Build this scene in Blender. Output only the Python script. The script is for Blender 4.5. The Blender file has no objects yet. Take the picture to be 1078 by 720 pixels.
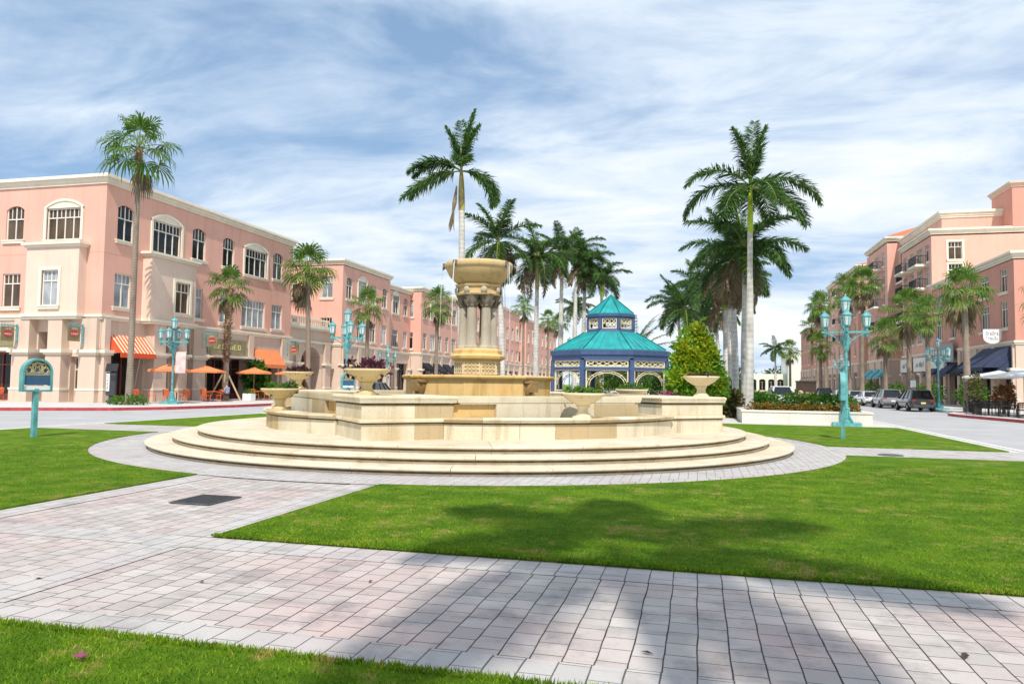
import bpy, math, random
from mathutils import Vector, Matrix
import numpy as np
R = math.radians
PI = math.pi
scene = bpy.context.scene
COL = scene.collection
rnd = random.Random(7)

# ------------------------------------------------------------------ materials
def nodes(name):
    m = bpy.data.materials.new(name); m.use_nodes = True
    nt = m.node_tree
    return m, nt, nt.nodes['Principled BSDF']

def N(nt, t, **kw):
    n = nt.nodes.new(t)
    for k, v in kw.items():
        if k in n.inputs: n.inputs[k].default_value = v
        else: setattr(n, k, v)
    return n

def ramp(nt, fac, stops):
    r = nt.nodes.new('ShaderNodeValToRGB')
    el = r.color_ramp.elements
    while len(el) < len(stops): el.new(0.5)
    for e, (p, c) in zip(el, stops):
        e.position = p; e.color = tuple(c) + (1,) if len(c) == 3 else c
    nt.links.new(fac, r.inputs[0])
    return r.outputs[0]

def mixc(nt, fac, a, b, mode='MIX'):
    n = nt.nodes.new('ShaderNodeMix'); n.data_type = 'RGBA'; n.blend_type = mode
    def put(i, x):
        if hasattr(x, 'is_output'): nt.links.new(x, n.inputs[i])
        elif i == 0: n.inputs[0].default_value = x
        else: n.inputs[i].default_value = tuple(x) + (1,)
    put(0, fac); put(6, a); put(7, b)
    return n.outputs[2]

def math_(nt, op, a, b=None):
    n = nt.nodes.new('ShaderNodeMath'); n.operation = op
    for i, x in ((0, a), (1, b)):
        if x is None: continue
        if hasattr(x, 'is_output'): nt.links.new(x, n.inputs[i])
        else: n.inputs[i].default_value = x
    return n.outputs[0]

def objco(nt, scale=(1, 1, 1), geo=True):
    mp = nt.nodes.new('ShaderNodeMapping'); mp.inputs['Scale'].default_value = scale
    if geo:
        g = nt.nodes.new('ShaderNodeNewGeometry'); nt.links.new(g.outputs['Position'], mp.inputs[0])
    else:
        g = nt.nodes.new('ShaderNodeTexCoord'); nt.links.new(g.outputs['Object'], mp.inputs[0])
    return mp.outputs[0]

def noise(nt, vec, scale, detail=4, rough=.55, dist=0):
    n = N(nt, 'ShaderNodeTexNoise'); n.inputs['Scale'].default_value = scale
    n.inputs['Detail'].default_value = detail; n.inputs['Roughness'].default_value = rough
    n.inputs['Distortion'].default_value = dist
    nt.links.new(vec, n.inputs['Vector'])
    return n.outputs['Fac']

def bump(nt, bs, h, strength=.3, dist=.02):
    b = N(nt, 'ShaderNodeBump'); b.inputs['Strength'].default_value = strength; b.inputs['Distance'].default_value = dist
    nt.links.new(h, b.inputs['Height']); nt.links.new(b.outputs[0], bs.inputs['Normal'])

def simple(name, col, rough=.6, metal=0, var=.12, scale=3., spec=.4, bmp=0, coat=0):
    m, nt, bs = nodes(name)
    v = objco(nt)
    n = noise(nt, v, scale, 5)
    lo = [max(0, c * (1 - var)) for c in col]; hi = [min(1, c * (1 + var)) for c in col]
    nt.links.new(ramp(nt, n, [(.3, lo), (.7, hi)]), bs.inputs['Base Color'])
    bs.inputs['Roughness'].default_value = rough; bs.inputs['Metallic'].default_value = metal
    bs.inputs['Specular IOR Level'].default_value = spec
    bs.inputs['Coat Weight'].default_value = coat
    if bmp: bump(nt, bs, noise(nt, v, 40, 4), bmp, .01)
    return m

def stucco(name, col):
    m, nt, bs = nodes(name)
    v = objco(nt)
    big = noise(nt, v, .35, 5, .6)
    c = ramp(nt, big, [(.3, [x * .93 for x in col]), (.7, [min(1, x * 1.05) for x in col])])
    st = noise(nt, objco(nt, (1.5, 1.5, .12)), 1.3, 6, .65)     # faint rain streaks
    c = mixc(nt, ramp(nt, st, [(.5, (0, 0, 0)), (.8, (.6, .6, .6))]), c, [x * .74 for x in col])
    nt.links.new(c, bs.inputs['Base Color'])
    bs.inputs['Roughness'].default_value = .85; bs.inputs['Specular IOR Level'].default_value = .2
    bump(nt, bs, noise(nt, v, 25, 4), .25, .01)
    return m

def stone(name, col, stain, island=True, amount=.5, rust=.0):
    m, nt, bs = nodes(name)
    v = objco(nt)
    g = N(nt, 'ShaderNodeNewGeometry')
    a = noise(nt, v, 1.4, 7, .65)
    c = ramp(nt, a, [(.3, [x * .86 for x in col]), (.72, [min(.9, x * 1.06) for x in col])])
    s = noise(nt, objco(nt, (1, 1, .45)), .9, 6, .62)
    c = mixc(nt, ramp(nt, s, [(.5, (0, 0, 0)), (.74, (amount,) * 3)]), c, stain)
    if island:
        c = mixc(nt, ramp(nt, g.outputs['Random Per Island'], [(.55, (0, 0, 0)), (1., (rust,) * 3)]), c, [x * .9 for x in stain])
        c = mixc(nt, ramp(nt, g.outputs['Random Per Island'], [(0., (.16,) * 3), (.35, (0, 0, 0))]), c, [x * .72 for x in col])
    stk = noise(nt, objco(nt, (2.2, 2.2, .22)), 1.6, 7, .65)
    c = mixc(nt, ramp(nt, stk, [(.54, (0, 0, 0)), (.72, (amount * .8,) * 3)]), c, [x * .62 for x in stain])
    sp = noise(nt, v, 28, 3, .6)
    c = mixc(nt, ramp(nt, sp, [(.60, (0, 0, 0)), (.72, (.5, .5, .5))]), c, [x * .55 for x in stain])
    nt.links.new(c, bs.inputs['Base Color'])
    bs.inputs['Roughness'].default_value = .8; bs.inputs['Specular IOR Level'].default_value = .25
    bump(nt, bs, math_(nt, 'ADD', sp, a), .35, .012)
    return m

def leafmat(name, lo, hi, trans=.35, rough=.5, nscale=.9):
    m, nt, bs = nodes(name)
    g = N(nt, 'ShaderNodeNewGeometry')
    c = ramp(nt, g.outputs['Random Per Island'], [(0, lo), (1, hi)])
    n = noise(nt, objco(nt), nscale, 3)
    c = mixc(nt, ramp(nt, n, [(.35, (.55,) * 3), (.65, (0, 0, 0))]), c, [x * .62 for x in lo])
    nt.links.new(c, bs.inputs['Base Color'])
    bs.inputs['Roughness'].default_value = rough; bs.inputs['Specular IOR Level'].default_value = .35
    tr = N(nt, 'ShaderNodeBsdfTranslucent'); nt.links.new(c, tr.inputs['Color'])
    mx = N(nt, 'ShaderNodeMixShader'); mx.inputs[0].default_value = trans
    nt.links.new(bs.outputs[0], mx.inputs[1]); nt.links.new(tr.outputs[0], mx.inputs[2])
    nt.links.new(mx.outputs[0], nt.nodes['Material Output'].inputs['Surface'])
    return m

def trunkmat(name, lo, hi, freq, ringw=.35):
    m, nt, bs = nodes(name)
    w = N(nt, 'ShaderNodeTexWave'); w.bands_direction = 'Z'; w.inputs['Scale'].default_value = freq
    w.inputs['Distortion'].default_value = 2.5; w.inputs['Detail'].default_value = 3
    nt.links.new(objco(nt), w.inputs['Vector'])
    n = noise(nt, objco(nt, (1, 1, .4)), 3, 5)
    f = math_(nt, 'ADD', math_(nt, 'MULTIPLY', w.outputs['Fac'], ringw), math_(nt, 'MULTIPLY', n, 1.1 - ringw))
    nt.links.new(ramp(nt, f, [(.25, lo), (.75, hi)]), bs.inputs['Base Color'])
    bs.inputs['Roughness'].default_value = .9
    bump(nt, bs, f, .5, .03)
    return m

def glassmat(name, col, rough=.05, spec=.35):
    m, nt, bs = nodes(name)
    n = noise(nt, objco(nt), .6, 3)
    nt.links.new(ramp(nt, n, [(.35, [c * .6 for c in col]), (.65, [c * 1.3 for c in col])]), bs.inputs['Base Color'])
    bs.inputs['Roughness'].default_value = rough; bs.inputs['Specular IOR Level'].default_value = spec
    bump(nt, bs, noise(nt, objco(nt), .5, 2), .02, .05)
    return m

def paver(name, c_lo, c_hi, pink, pitch_x, pitch_y, joint=.03, dark=.72):
    m, nt, bs = nodes(name)
    g = N(nt, 'ShaderNodeNewGeometry'); sx = N(nt, 'ShaderNodeSeparateXYZ'); nt.links.new(g.outputs['Position'], sx.inputs[0])
    v = objco(nt)
    wob = math_(nt, 'MULTIPLY', math_(nt, 'SUBTRACT', noise(nt, v, 1.6, 3), .5), .03)
    cb = N(nt, 'ShaderNodeCombineXYZ')
    nt.links.new(math_(nt, 'ADD', sx.outputs['Y'], wob), cb.inputs[0]); nt.links.new(math_(nt, 'ADD', sx.outputs['X'], wob), cb.inputs[1])
    br = N(nt, 'ShaderNodeTexBrick'); br.offset = .37; br.offset_frequency = 2
    br.inputs['Scale'].default_value = 1; br.inputs['Brick Width'].default_value = pitch_y; br.inputs['Row Height'].default_value = pitch_x
    br.inputs['Mortar Size'].default_value = .0055; br.inputs['Mortar Smooth'].default_value = .4; br.inputs['Bias'].default_value = 0
    br.inputs['Color1'].default_value = (0, 0, 0, 1); br.inputs['Color2'].default_value = (1, 1, 1, 1)
    nt.links.new(cb.outputs[0], br.inputs['Vector'])
    tone = br.outputs['Color']
    c = ramp(nt, tone, [(0, c_lo), (1, c_hi)])
    pat = noise(nt, v, .55, 5, .6)
    c = mixc(nt, ramp(nt, pat, [(.45, (0, 0, 0)), (.62, (.75,) * 3)]), c, pink)
    st = noise(nt, v, 1.7, 8, .72)
    c = mixc(nt, ramp(nt, st, [(.50, (0, 0, 0)), (.72, (dark,) * 3)]), c, (.16, .145, .15))
    gm = noise(nt, objco(nt, (.35, 2.2, 1)), 1.1, 7, .7)
    c = mixc(nt, ramp(nt, gm, [(.56, (0, 0, 0)), (.7, (dark * .8,) * 3)]), c, (.15, .14, .15))
    fine = noise(nt, v, 45, 4, .7)
    c = mixc(nt, ramp(nt, fine, [(.56, (0, 0, 0)), (.75, (.4,) * 3)]), c, (.2, .18, .18))
    # long joints are the wide ones
    fx = math_(nt, 'FRACT', math_(nt, 'DIVIDE', math_(nt, 'ADD', sx.outputs['X'], wob), pitch_x))
    dj = math_(nt, 'ABSOLUTE', math_(nt, 'SUBTRACT', fx, .5))
    lj = ramp(nt, math_(nt, 'ADD', dj, math_(nt, 'MULTIPLY', math_(nt, 'SUBTRACT', noise(nt, v, 3.1, 4), .5), .035)), [(.470, (0, 0, 0)), (.490, (1, 1, 1))])
    jm = math_(nt, 'MAXIMUM', math_(nt, 'MULTIPLY', br.outputs['Fac'], .75), lj)
    c = mixc(nt, jm, c, (joint, joint * .9, joint * .9))
    nt.links.new(c, bs.inputs['Base Color'])
    bs.inputs['Roughness'].default_value = .85; bs.inputs['Specular IOR Level'].default_value = .25
    h = math_(nt, 'SUBTRACT', math_(nt, 'MULTIPLY', fine, .25), jm)
    bump(nt, bs, h, .6, .012)
    return m

def turf(nt, v):
    a = noise(nt, v, .45, 6, .65); b = noise(nt, v, 9, 5, .7)
    c = ramp(nt, a, [(.3, (.105, .225, .008)), (.7, (.175, .30, .010))])
    c = mixc(nt, ramp(nt, b, [(.4, (.0,) * 3), (.7, (.6,) * 3)]), c, (.22, .29, .02))
    c = mixc(nt, ramp(nt, noise(nt, v, 1.6, 6, .7), [(.42, (.6,) * 3), (.56, (0,) * 3)]), c, (.055, .145, .006))
    dry = math_(nt, 'MULTIPLY', noise(nt, v, .8, 5, .6), noise(nt, v, 5, 5, .6))
    return mixc(nt, ramp(nt, dry, [(.29, (0,) * 3), (.37, (.8,) * 3)]), c, (.36, .29, .09)), b
def lawnmat(name):
    m, nt, bs = nodes(name)
    v = objco(nt); c, b = turf(nt, v); d = noise(nt, v, 90, 3, .7)
    c = mixc(nt, ramp(nt, d, [(.35, (.55,) * 3), (.62, (0,) * 3)]), c, (.045, .11, .005))
    nt.links.new(c, bs.inputs['Base Color'])
    bs.inputs['Roughness'].default_value = .9; bs.inputs['Specular IOR Level'].default_value = .1
    bump(nt, bs, math_(nt, 'ADD', d, b), .9, .03)
    return m
def blademat(name):
    m, nt, bs = nodes(name)
    g = N(nt, 'ShaderNodeNewGeometry'); c, b = turf(nt, objco(nt, (1, 1, 0)))
    c = mixc(nt, 1., c, ramp(nt, g.outputs['Random Per Island'], [(0, (.8, .8, .7)), (.8, (1.4, 1.35, 1.2)), (1, (2.0, 1.7, 1.9))]), 'MULTIPLY')
    nt.links.new(c, bs.inputs['Base Color']); bs.inputs['Roughness'].default_value = .6; bs.inputs['Specular IOR Level'].default_value = .25
    tr = N(nt, 'ShaderNodeBsdfTranslucent'); nt.links.new(c, tr.inputs['Color'])
    mx = N(nt, 'ShaderNodeMixShader'); mx.inputs[0].default_value = .35
    nt.links.new(bs.outputs[0], mx.inputs[1]); nt.links.new(tr.outputs[0], mx.inputs[2]); nt.links.new(mx.outputs[0], nt.nodes['Material Output'].inputs['Surface'])
    return m

M = {}
M['pink'] = stucco('pink stucco', (.74, .415, .325))
M['salmon'] = stucco('salmon stucco', (.645, .31, .235))
M['tan'] = stucco('tan stucco', (.65, .50, .40))
M['bay'] = stucco('pale bay stucco', (.73, .57, .46))
M['cream'] = stucco('cream trim', (.80, .73, .60))
M['white_wall'] = stucco('white wall', (.80, .78, .72))
M['limestone'] = stone('fountain coral stone', (.70, .62, .46), (.46, .32, .14), True, .85, .85)
M['steps'] = stone('step stone', (.68, .60, .46), (.50, .38, .21), True, .6, .3)
M['wet_stone'] = stone('wet stained stone', (.72, .48, .20), (.52, .26, .05), True, .8, .7)
M['bowl'] = stone('bowl stone', (.60, .44, .23), (.36, .24, .09), False, .5)
M['column_stone'] = stone('column stone', (.46, .40, .31), (.24, .20, .15), False, .5)
M['grime_shade'] = simple('grime and painted shade', (.13, .095, .055), .9, 0, .5, 6, .2)  # grime plus painted shade, for grooves under copings and nosings
M['spout'] = stone('spout stone', (.34, .21, .09), (.16, .09, .04), False, .6)
M['dark_stone'] = stone('capital stone', (.20, .17, .13), (.10, .08, .06), False, .5)
M['urn'] = stone('urn stone', (.66, .52, .29), (.46, .34, .15), False, .4)
M['urn_pale'] = stone('pale urn stone', (.76, .64, .44), (.56, .42, .22), False, .3)
M['planter_stone'] = stone('planter stone', (.74, .69, .60), (.55, .48, .38), True, .3, .1)
M['paver'] = paver('path pavers', (.41, .37, .34), (.53, .48, .445), (.49, .36, .335), .197, .215)
M['border'] = paver('border pavers', (.44, .415, .39), (.51, .48, .455), (.45, .385, .37), .2, .3, .09, .5)
M['ring'] = paver('ring pavers', (.42, .40, .375), (.51, .49, .46), (.45, .40, .39), .16, .2, .16, .4)
M['lawn'] = lawnmat('lawn')
M['road'] = simple('pale asphalt', (.40, .395, .395), .9, 0, .1, .5, .2, .3)
M['walk'] = simple('concrete sidewalk', (.56, .53, .50), .9, 0, .08, .8, .2, .2)
M['median'] = simple('median paving', (.56, .54, .51), .9, 0, .1, .7, .2, .2)
M['kerb'] = simple('white kerb', (.66, .64, .60), .8, 0, .1, 2)
M['red'] = simple('red kerb paint', (.42, .06, .07), .7, 0, .25, 3)
M['teal'] = simple('teal paint', (.11, .34, .345), .5, 0, .3, 5, .5)
M['lamp_glass'] = simple('frosted lamp glass', (.60, .66, .66), .25, 0, .1, 6, .6)
M['teal_roof'] = simple('turquoise metal roof', (.018, .31, .31), .42, 0, .25, 1.4, .5)
M['blue'] = simple('blue painted timber', (.055, .095, .20), .55, 0, .15, 3)
M['ivory'] = simple('ivory trim', (.76, .66, .42), .6, 0, .1, 5)
M['gold'] = simple('gold paint', (.62, .50, .26), .4, .3, .2, 8)
M['sign_blue'] = simple('sign blue', (.04, .11, .20), .5, 0, .1, 5)
M['orange'] = simple('orange canvas', (.80, .24, .09), .8, 0, .1, 3)
M['orange_deep'] = simple('deep orange canvas', (.70, .10, .03), .8, 0, .1, 3)
M['stripe'] = simple('pale canvas stripe', (.82, .62, .42), .8, 0, .1, 3)
M['orange_chair'] = simple('orange chair paint', (.70, .15, .05), .5, 0, .15, 6)
M['black'] = simple('black powder coat', (.02, .02, .022), .5, 0, .2, 6)
M['dark_grey'] = simple('dark grey metal', (.06, .065, .07), .5, .2, .2, 6)
M['steel'] = simple('grey steel', (.30, .30, .30), .45, .4, .2, 6)
M['white'] = simple('white paint', (.80, .80, .78), .6, 0, .06, 4)
M['frame'] = simple('window frame cream', (.76, .72, .63), .6, 0, .06, 4)
M['navy'] = simple('navy canvas', (.035, .05, .10), .8, 0, .2, 3)
M['blackcanvas'] = simple('black canvas', (.015, .016, .02), .8, 0, .2, 3)
M['teal_canvas'] = simple('teal canvas', (.12, .42, .46), .8, 0, .1, 3)
M['tile_roof'] = simple('terracotta tile roof', (.56, .16, .07), .8, 0, .25, 9, .3, .5)
M['interior'] = simple('dark shop interior', (.07, .035, .025), .7, 0, .4, 1.2)
M['redbrown'] = simple('red brown door paint', (.20, .045, .03), .6, 0, .3, 2)
M['olive'] = simple('olive sign board', (.23, .20, .11), .6, 0, .2, 2)
M['red_sign'] = simple('red sign enamel', (.48, .06, .05), .5, 0, .1, 5)
M['yellow'] = simple('yellow sign face', (.75, .66, .25), .5, 0, .1, 5)
M['brown_sign'] = simple('dark brown kiosk', (.05, .028, .02), .5, 0, .2, 3)
M['wood'] = simple('timber brace', (.50, .36, .22), .8, 0, .2, 5)
M['glass'] = glassmat('window glass', (.018, .018, .018))
M['blind'] = glassmat('glass over pale blinds', (.33, .36, .39), .12, .4)
M['curtain'] = glassmat('glass over brown curtain', (.10, .065, .04), .08, .35)
M['car_glass'] = glassmat('car glass', (.012, .013, .015), .03, .7)
M['tyre'] = simple('tyre rubber', (.018, .018, .018), .9, 0, .2, 8)
M['rim'] = simple('alloy rim', (.45, .45, .46), .3, .8, .1, 8)
M['tail'] = simple('red tail lens', (.40, .02, .02), .25, 0, .1, 8, .6)
M['headlight'] = simple('headlight lens', (.7, .72, .75), .15, 0, .05, 8, .7)
for k, c in dict(charcoal=(.035, .037, .04), greysilver=(.27, .27, .28), carwhite=(.75, .75, .74), silver=(.46, .47, .49), carblack=(.015, .016, .018), paleblue=(.50, .56, .62)).items():
    M['paint_' + k] = simple('car paint ' + k, c, .28, .25, .04, 2, .5, 0, 1)
M['water'] = simple('fountain water', (.10, .12, .06), .05, 0, .3, 1, .6, 0)
M['jet'] = simple('falling water', (.75, .80, .84), .15, 0, .1, 20, .6)
M['grate'] = simple('iron hatch', (.09, .095, .095), .7, .1, .35, 12)
M['soil'] = simple('soil', (.06, .04, .025), .95, 0, .3, 6)
M['royal'] = leafmat('royal palm leaflets', (.05, .13, .035), (.17, .30, .07), .45)
M['royal_bright'] = leafmat('young royal leaflets', (.04, .10, .015), (.10, .19, .025), .35)
M['fan'] = leafmat('fan palm leaves', (.085, .185, .025), (.25, .39, .06), .45)
M['fan_dark'] = leafmat('green fan palm leaves', (.06, .16, .02), (.19, .32, .045), .45)
M['dead'] = leafmat('dead fronds', (.16, .12, .07), (.42, .33, .20), .2, .8)
M['rachis'] = simple('frond stem', (.20, .24, .05), .6, 0, .2, 5)
M['shaft'] = simple('green crownshaft', (.38, .50, .03), .4, 0, .25, 2.5, .5)
M['shaft_tan'] = simple('tan crownshaft', (.42, .34, .12), .5, 0, .3, 2.5)
M['royal_trunk'] = trunkmat('royal palm trunk', (.33, .31, .28), (.64, .61, .56), 1.1, .13)
M['fan_trunk'] = trunkmat('fan palm trunk', (.13, .10, .075), (.33, .26, .20), 3.2)
M['boot_trunk'] = trunkmat('shaggy trunk', (.10, .055, .03), (.38, .25, .15), 2.6)
M['bush'] = leafmat('bush leaves', (.04, .11, .012), (.14, .27, .025), .4)
M['lime_bush'] = leafmat('light green bush leaves', (.11, .27, .018), (.30, .54, .04), .5, .5, .5)
M['bush_lime'] = leafmat('lime bush leaves', (.22, .34, .012), (.55, .58, .03), .5, .5, .5)
M['hedge'] = leafmat('hedge leaves', (.04, .13, .012), (.14, .30, .02), .4, .5, 1.5)
M['croton'] = leafmat('croton leaves', (.07, .11, .015), (.50, .22, .04), .3, .5, 2)
M['brownbush'] = leafmat('dry bush leaves', (.07, .07, .02), (.20, .17, .05), .3)
M['pinkflower'] = leafmat('bougainvillea', (.30, .03, .13), (.62, .12, .34), .3)
M['purple'] = leafmat('purple foliage', (.03, .012, .016), (.22, .05, .10), .3)
M['redflower'] = leafmat('red foliage', (.09, .10, .02), (.48, .09, .05), .3)
M['blade'] = blademat('grass blades')
M['bark'] = trunkmat('bark', (.07, .05, .035), (.2, .15, .1), 2)
M['skin'] = simple('skin', (.50, .30, .21), .6, 0, .08, 6)
M['shirt'] = simple('blue shirt', (.26, .30, .46), .85, 0, .1, 6)
M['trousers'] = simple('dark trousers', (.03, .032, .04), .85, 0, .1, 6)
M['hair'] = simple('grey hair', (.16, .14, .12), .8, 0, .2, 20)
M['banner'] = simple('printed banner', (.70, .52, .50), .8, 0, .3, 2.5)

# ------------------------------------------------------------------ mesh builder
class MB:
    def __init__(s): s.v = []; s.f = []
    def add(s, vs, fs):
        o = len(s.v); s.v += [tuple(p) for p in vs]; s.f += [tuple(i + o for i in f) for f in fs]
    def box(s, x0, x1, y0, y1, z0, z1):
        s.add([(x0, y0, z0), (x1, y0, z0), (x1, y1, z0), (x0, y1, z0), (x0, y0, z1), (x1, y0, z1), (x1, y1, z1), (x0, y1, z1)],
              [(3, 2, 1, 0), (4, 5, 6, 7), (0, 1, 5, 4), (1, 2, 6, 5), (2, 3, 7, 6), (3, 0, 4, 7)])
    def prism(s, pts, z0, z1):
        n = len(pts)
        s.add([(p[0], p[1], z0) for p in pts] + [(p[0], p[1], z1) for p in pts],
              [tuple(range(n))[::-1], tuple(range(n, 2 * n))] + [(i, (i + 1) % n, n + (i + 1) % n, n + i) for i in range(n)])
    def poly(s, pts): s.add(pts, [tuple(range(len(pts)))])
    def lathe(s, prof, n=24, c=(0, 0), a0=0, a1=2 * PI, closed=False, rot=0):
        full = abs(a1 - a0 - 2 * PI) < 1e-6
        m = n if full else n + 1; k = len(prof); vs = []
        for i in range(m):
            a = a0 + (a1 - a0) * i / n + rot
            vs += [(c[0] + r * math.cos(a), c[1] + r * math.sin(a), z) for r, z in prof]
        fs = []
        kk = k if closed else k - 1
        for i in range(n):
            j = (i + 1) % m
            for q in range(kk):
                q2 = (q + 1) % k
                fs.append((i * k + q, j * k + q, j * k + q2, i * k + q2))
        if not full and closed:
            fs += [tuple(range(k))[::-1], tuple(range(n * k, n * k + k))]
        s.add(vs, fs)
    def tube(s, pts, rad, n=8, cap=True):
        pts = [Vector(p) for p in pts]
        if not hasattr(rad, '__len__'): rad = [rad] * len(pts)
        vs = []; up = Vector((.123, .456, .88))
        for i, p in enumerate(pts):
            d = (pts[min(i + 1, len(pts) - 1)] - pts[max(i - 1, 0)]).normalized()
            a = d.cross(up)
            if a.length < 1e-3: a = d.cross(Vector((1, 0, 0)))
            a.normalize(); b = d.cross(a)
            vs += [p + (a * math.cos(2 * PI * k / n) + b * math.sin(2 * PI * k / n)) * rad[i] for k in range(n)]
        fs = [(i * n + k, i * n + (k + 1) % n, (i + 1) * n + (k + 1) % n, (i + 1) * n + k) for i in range(len(pts) - 1) for k in range(n)]
        if cap: fs += [tuple(range(n))[::-1], tuple(range((len(pts) - 1) * n, len(pts) * n))]
        s.add(vs, fs)
    def bar(s, p, q, w, h=None):
        # square bar from p to q
        h = h or w; p = Vector(p); q = Vector(q); d = (q - p).normalized()
        a = d.cross(Vector((0, 0, 1)))
        if a.length < 1e-3: a = Vector((1, 0, 0))
        a.normalize(); b = a.cross(d)
        vs = [e + a * (sa * w / 2) + b * (sb * h / 2) for e in (p, q) for sa, sb in ((-1, -1), (1, -1), (1, 1), (-1, 1))]
        s.add(vs, [(3, 2, 1, 0), (4, 5, 6, 7), (0, 1, 5, 4), (1, 2, 6, 5), (2, 3, 7, 6), (3, 0, 4, 7)])
    def build(s, name, mat, parent=None, smooth=False, world=False, loc=None, bevel=0, ang=38):
        me = bpy.data.meshes.new(name)
        v = s.v
        if world and parent is not None:
            L = parent.location; v = [(p[0] - L.x, p[1] - L.y, p[2] - L.z) for p in v]
        me.from_pydata(v, [], s.f)
        me.materials.append(M[mat] if isinstance(mat, str) else mat)
        if smooth:
            me.polygons.foreach_set('use_smooth', [True] * len(me.polygons))
            me.set_sharp_from_angle(angle=R(ang))
        me.update()
        o = bpy.data.objects.new(name, me); COL.objects.link(o)
        if parent is not None: o.parent = parent
        if loc is not None: o.location = loc
        if bevel:
            b = o.modifiers.new('bevel', 'BEVEL'); b.width = bevel; b.segments = 2; b.limit_method = 'ANGLE'
        return o

def tag(o, label=None, cat=None, group=None, kind=None):
    for k, v in (('label', label), ('category', cat), ('group', group), ('kind', kind)):
        if v: o[k] = v
    return o
def thing(name, label, cat, loc=(0, 0, 0), rz=0, group=None):
    o = bpy.data.objects.new(name, None); COL.objects.link(o)
    o.location = loc; o.rotation_euler = (0, 0, rz); o.empty_display_size = .2
    return tag(o, label, cat, group)
def copy_tree(o, loc=None, rz=None, label=None, scale=None, group=None, parent=None):
    c = o.copy(); COL.objects.link(c)
    if parent is not None: c.parent = parent
    if loc is not None: c.location = loc
    if rz is not None: c.rotation_euler = (0, 0, rz)
    if scale is not None: c.scale = (scale,) * 3
    if label: c['label'] = label
    if group: c['group'] = group
    for ch in o.children: copy_tree(ch, parent=c)
    return c
def child_copy(src, name, parent, loc=(0, 0, 0), rot=(0, 0, 0), scale=1):
    o = bpy.data.objects.new(name, src if isinstance(src, bpy.types.Mesh) else src.data); COL.objects.link(o)
    o.parent = parent; o.location = loc; o.rotation_euler = rot; o.scale = (scale,) * 3
    return o
def struct(name, mb, mat, smooth=False):
    o = mb.build(name, mat, smooth=smooth); o['kind'] = 'structure'; return o

def text(body, name, mat, parent, loc, rot, size, ext=.006, align='CENTER'):
    cu = bpy.data.curves.new(name, 'FONT'); cu.body = body; cu.size = size; cu.extrude = ext; cu.align_x = align; cu.align_y = 'CENTER'
    cu.materials.append(M[mat])
    tmp = bpy.data.objects.new(name, cu); COL.objects.link(tmp); bpy.context.view_layer.update()
    me = bpy.data.meshes.new_from_object(tmp.evaluated_get(bpy.context.evaluated_depsgraph_get())); bpy.data.objects.remove(tmp)
    o = bpy.data.objects.new(name, me); COL.objects.link(o); o.parent = parent; o.location = loc; o.rotation_euler = rot
    return o

def scribble(mb, fn, s0, s1, z0, z1, n, d=.012, seed=1):
    """illegible small lettering: n letter-like stroke groups between s0..s1, fn(s, n, z) -> point"""
    r = random.Random(seed); w = (s1 - s0) / n; t = w * .15
    def st(a, b, c, e):
        P = [fn(x, y, z) for y in (0, d) for x, z in ((a, c), (b, c), (b, e), (a, e))]
        mb.add(P, [(3, 2, 1, 0), (4, 5, 6, 7), (0, 1, 5, 4), (1, 2, 6, 5), (2, 3, 7, 6), (3, 0, 4, 7)])
    for i in range(n):
        a = s0 + i * w; b = a + w * .72; k = r.choice('ILTOUEH')
        th = (z1 - z0) * .14; top = z1 if i == 0 or r.random() < .3 else z0 + (z1 - z0) * .72
        st(a, a + t, z0, top)
        if k in 'OUHE': st(b - t, b, z0, top if k != 'E' else z0 + th)
        if k in 'LOUE': st(a + t, b - t, z0, z0 + th)
        if k in 'TOE': st(a + t, b - t, top - th, top)
        if k in 'HE': st(a + t, b - t, (z0 + top) / 2 - th / 2, (z0 + top) / 2 + th / 2)

# ------------------------------------------------------------------ camera, sun, sky
PHI, PITCH, ROLL = R(14.1), R(3.16), .0134
cam = bpy.data.cameras.new('camera'); co = bpy.data.objects.new('camera', cam); COL.objects.link(co)
cam.sensor_width = 36; cam.lens = 778 / 1078 * 36; cam.clip_end = 4000; cam.clip_start = .05
Mc = Matrix.Rotation(PHI, 4, 'Z') @ Matrix.Rotation(PI / 2 + PITCH, 4, 'X') @ Matrix.Rotation(ROLL, 4, 'Z')
Mc.translation = (0, 0, 1.65); co.matrix_world = Mc
scene.camera = co
ELEV = R(52); sd = Vector((.24, -.97, 0)).normalized() * math.cos(ELEV) + Vector((0, 0, math.sin(ELEV)))
su = bpy.data.lights.new('sun', 'SUN'); su.energy = 5.0; su.angle = R(.7); su.color = (1, .95, .87)
so = bpy.data.objects.new('sun', su); COL.objects.link(so); so.rotation_euler = sd.to_track_quat('Z', 'Y').to_euler()
w = bpy.data.worlds.new('World'); scene.world = w; w.use_nodes = True
nt = w.node_tree; bg = nt.nodes['Background']; bg.inputs['Strength'].default_value = .085
sky = N(nt, 'ShaderNodeTexSky'); sky.sky_type = 'NISHITA'; sky.sun_disc = False
sky.sun_elevation = ELEV; sky.sun_rotation = math.atan2(sd.x, sd.y); sky.ozone_density = 2.2; sky.air_density = 1.0; sky.dust_density = .6
tc = N(nt, 'ShaderNodeTexCoord'); sp = N(nt, 'ShaderNodeSeparateXYZ'); nt.links.new(tc.outputs['Generated'], sp.inputs[0])
zz = math_(nt, 'ADD', math_(nt, 'MAXIMUM', sp.outputs['Z'], 0.0), .16)
cb = N(nt, 'ShaderNodeCombineXYZ')
nt.links.new(math_(nt, 'DIVIDE', sp.outputs['X'], zz), cb.inputs[0]); nt.links.new(math_(nt, 'DIVIDE', sp.outputs['Y'], zz), cb.inputs[1])
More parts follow.
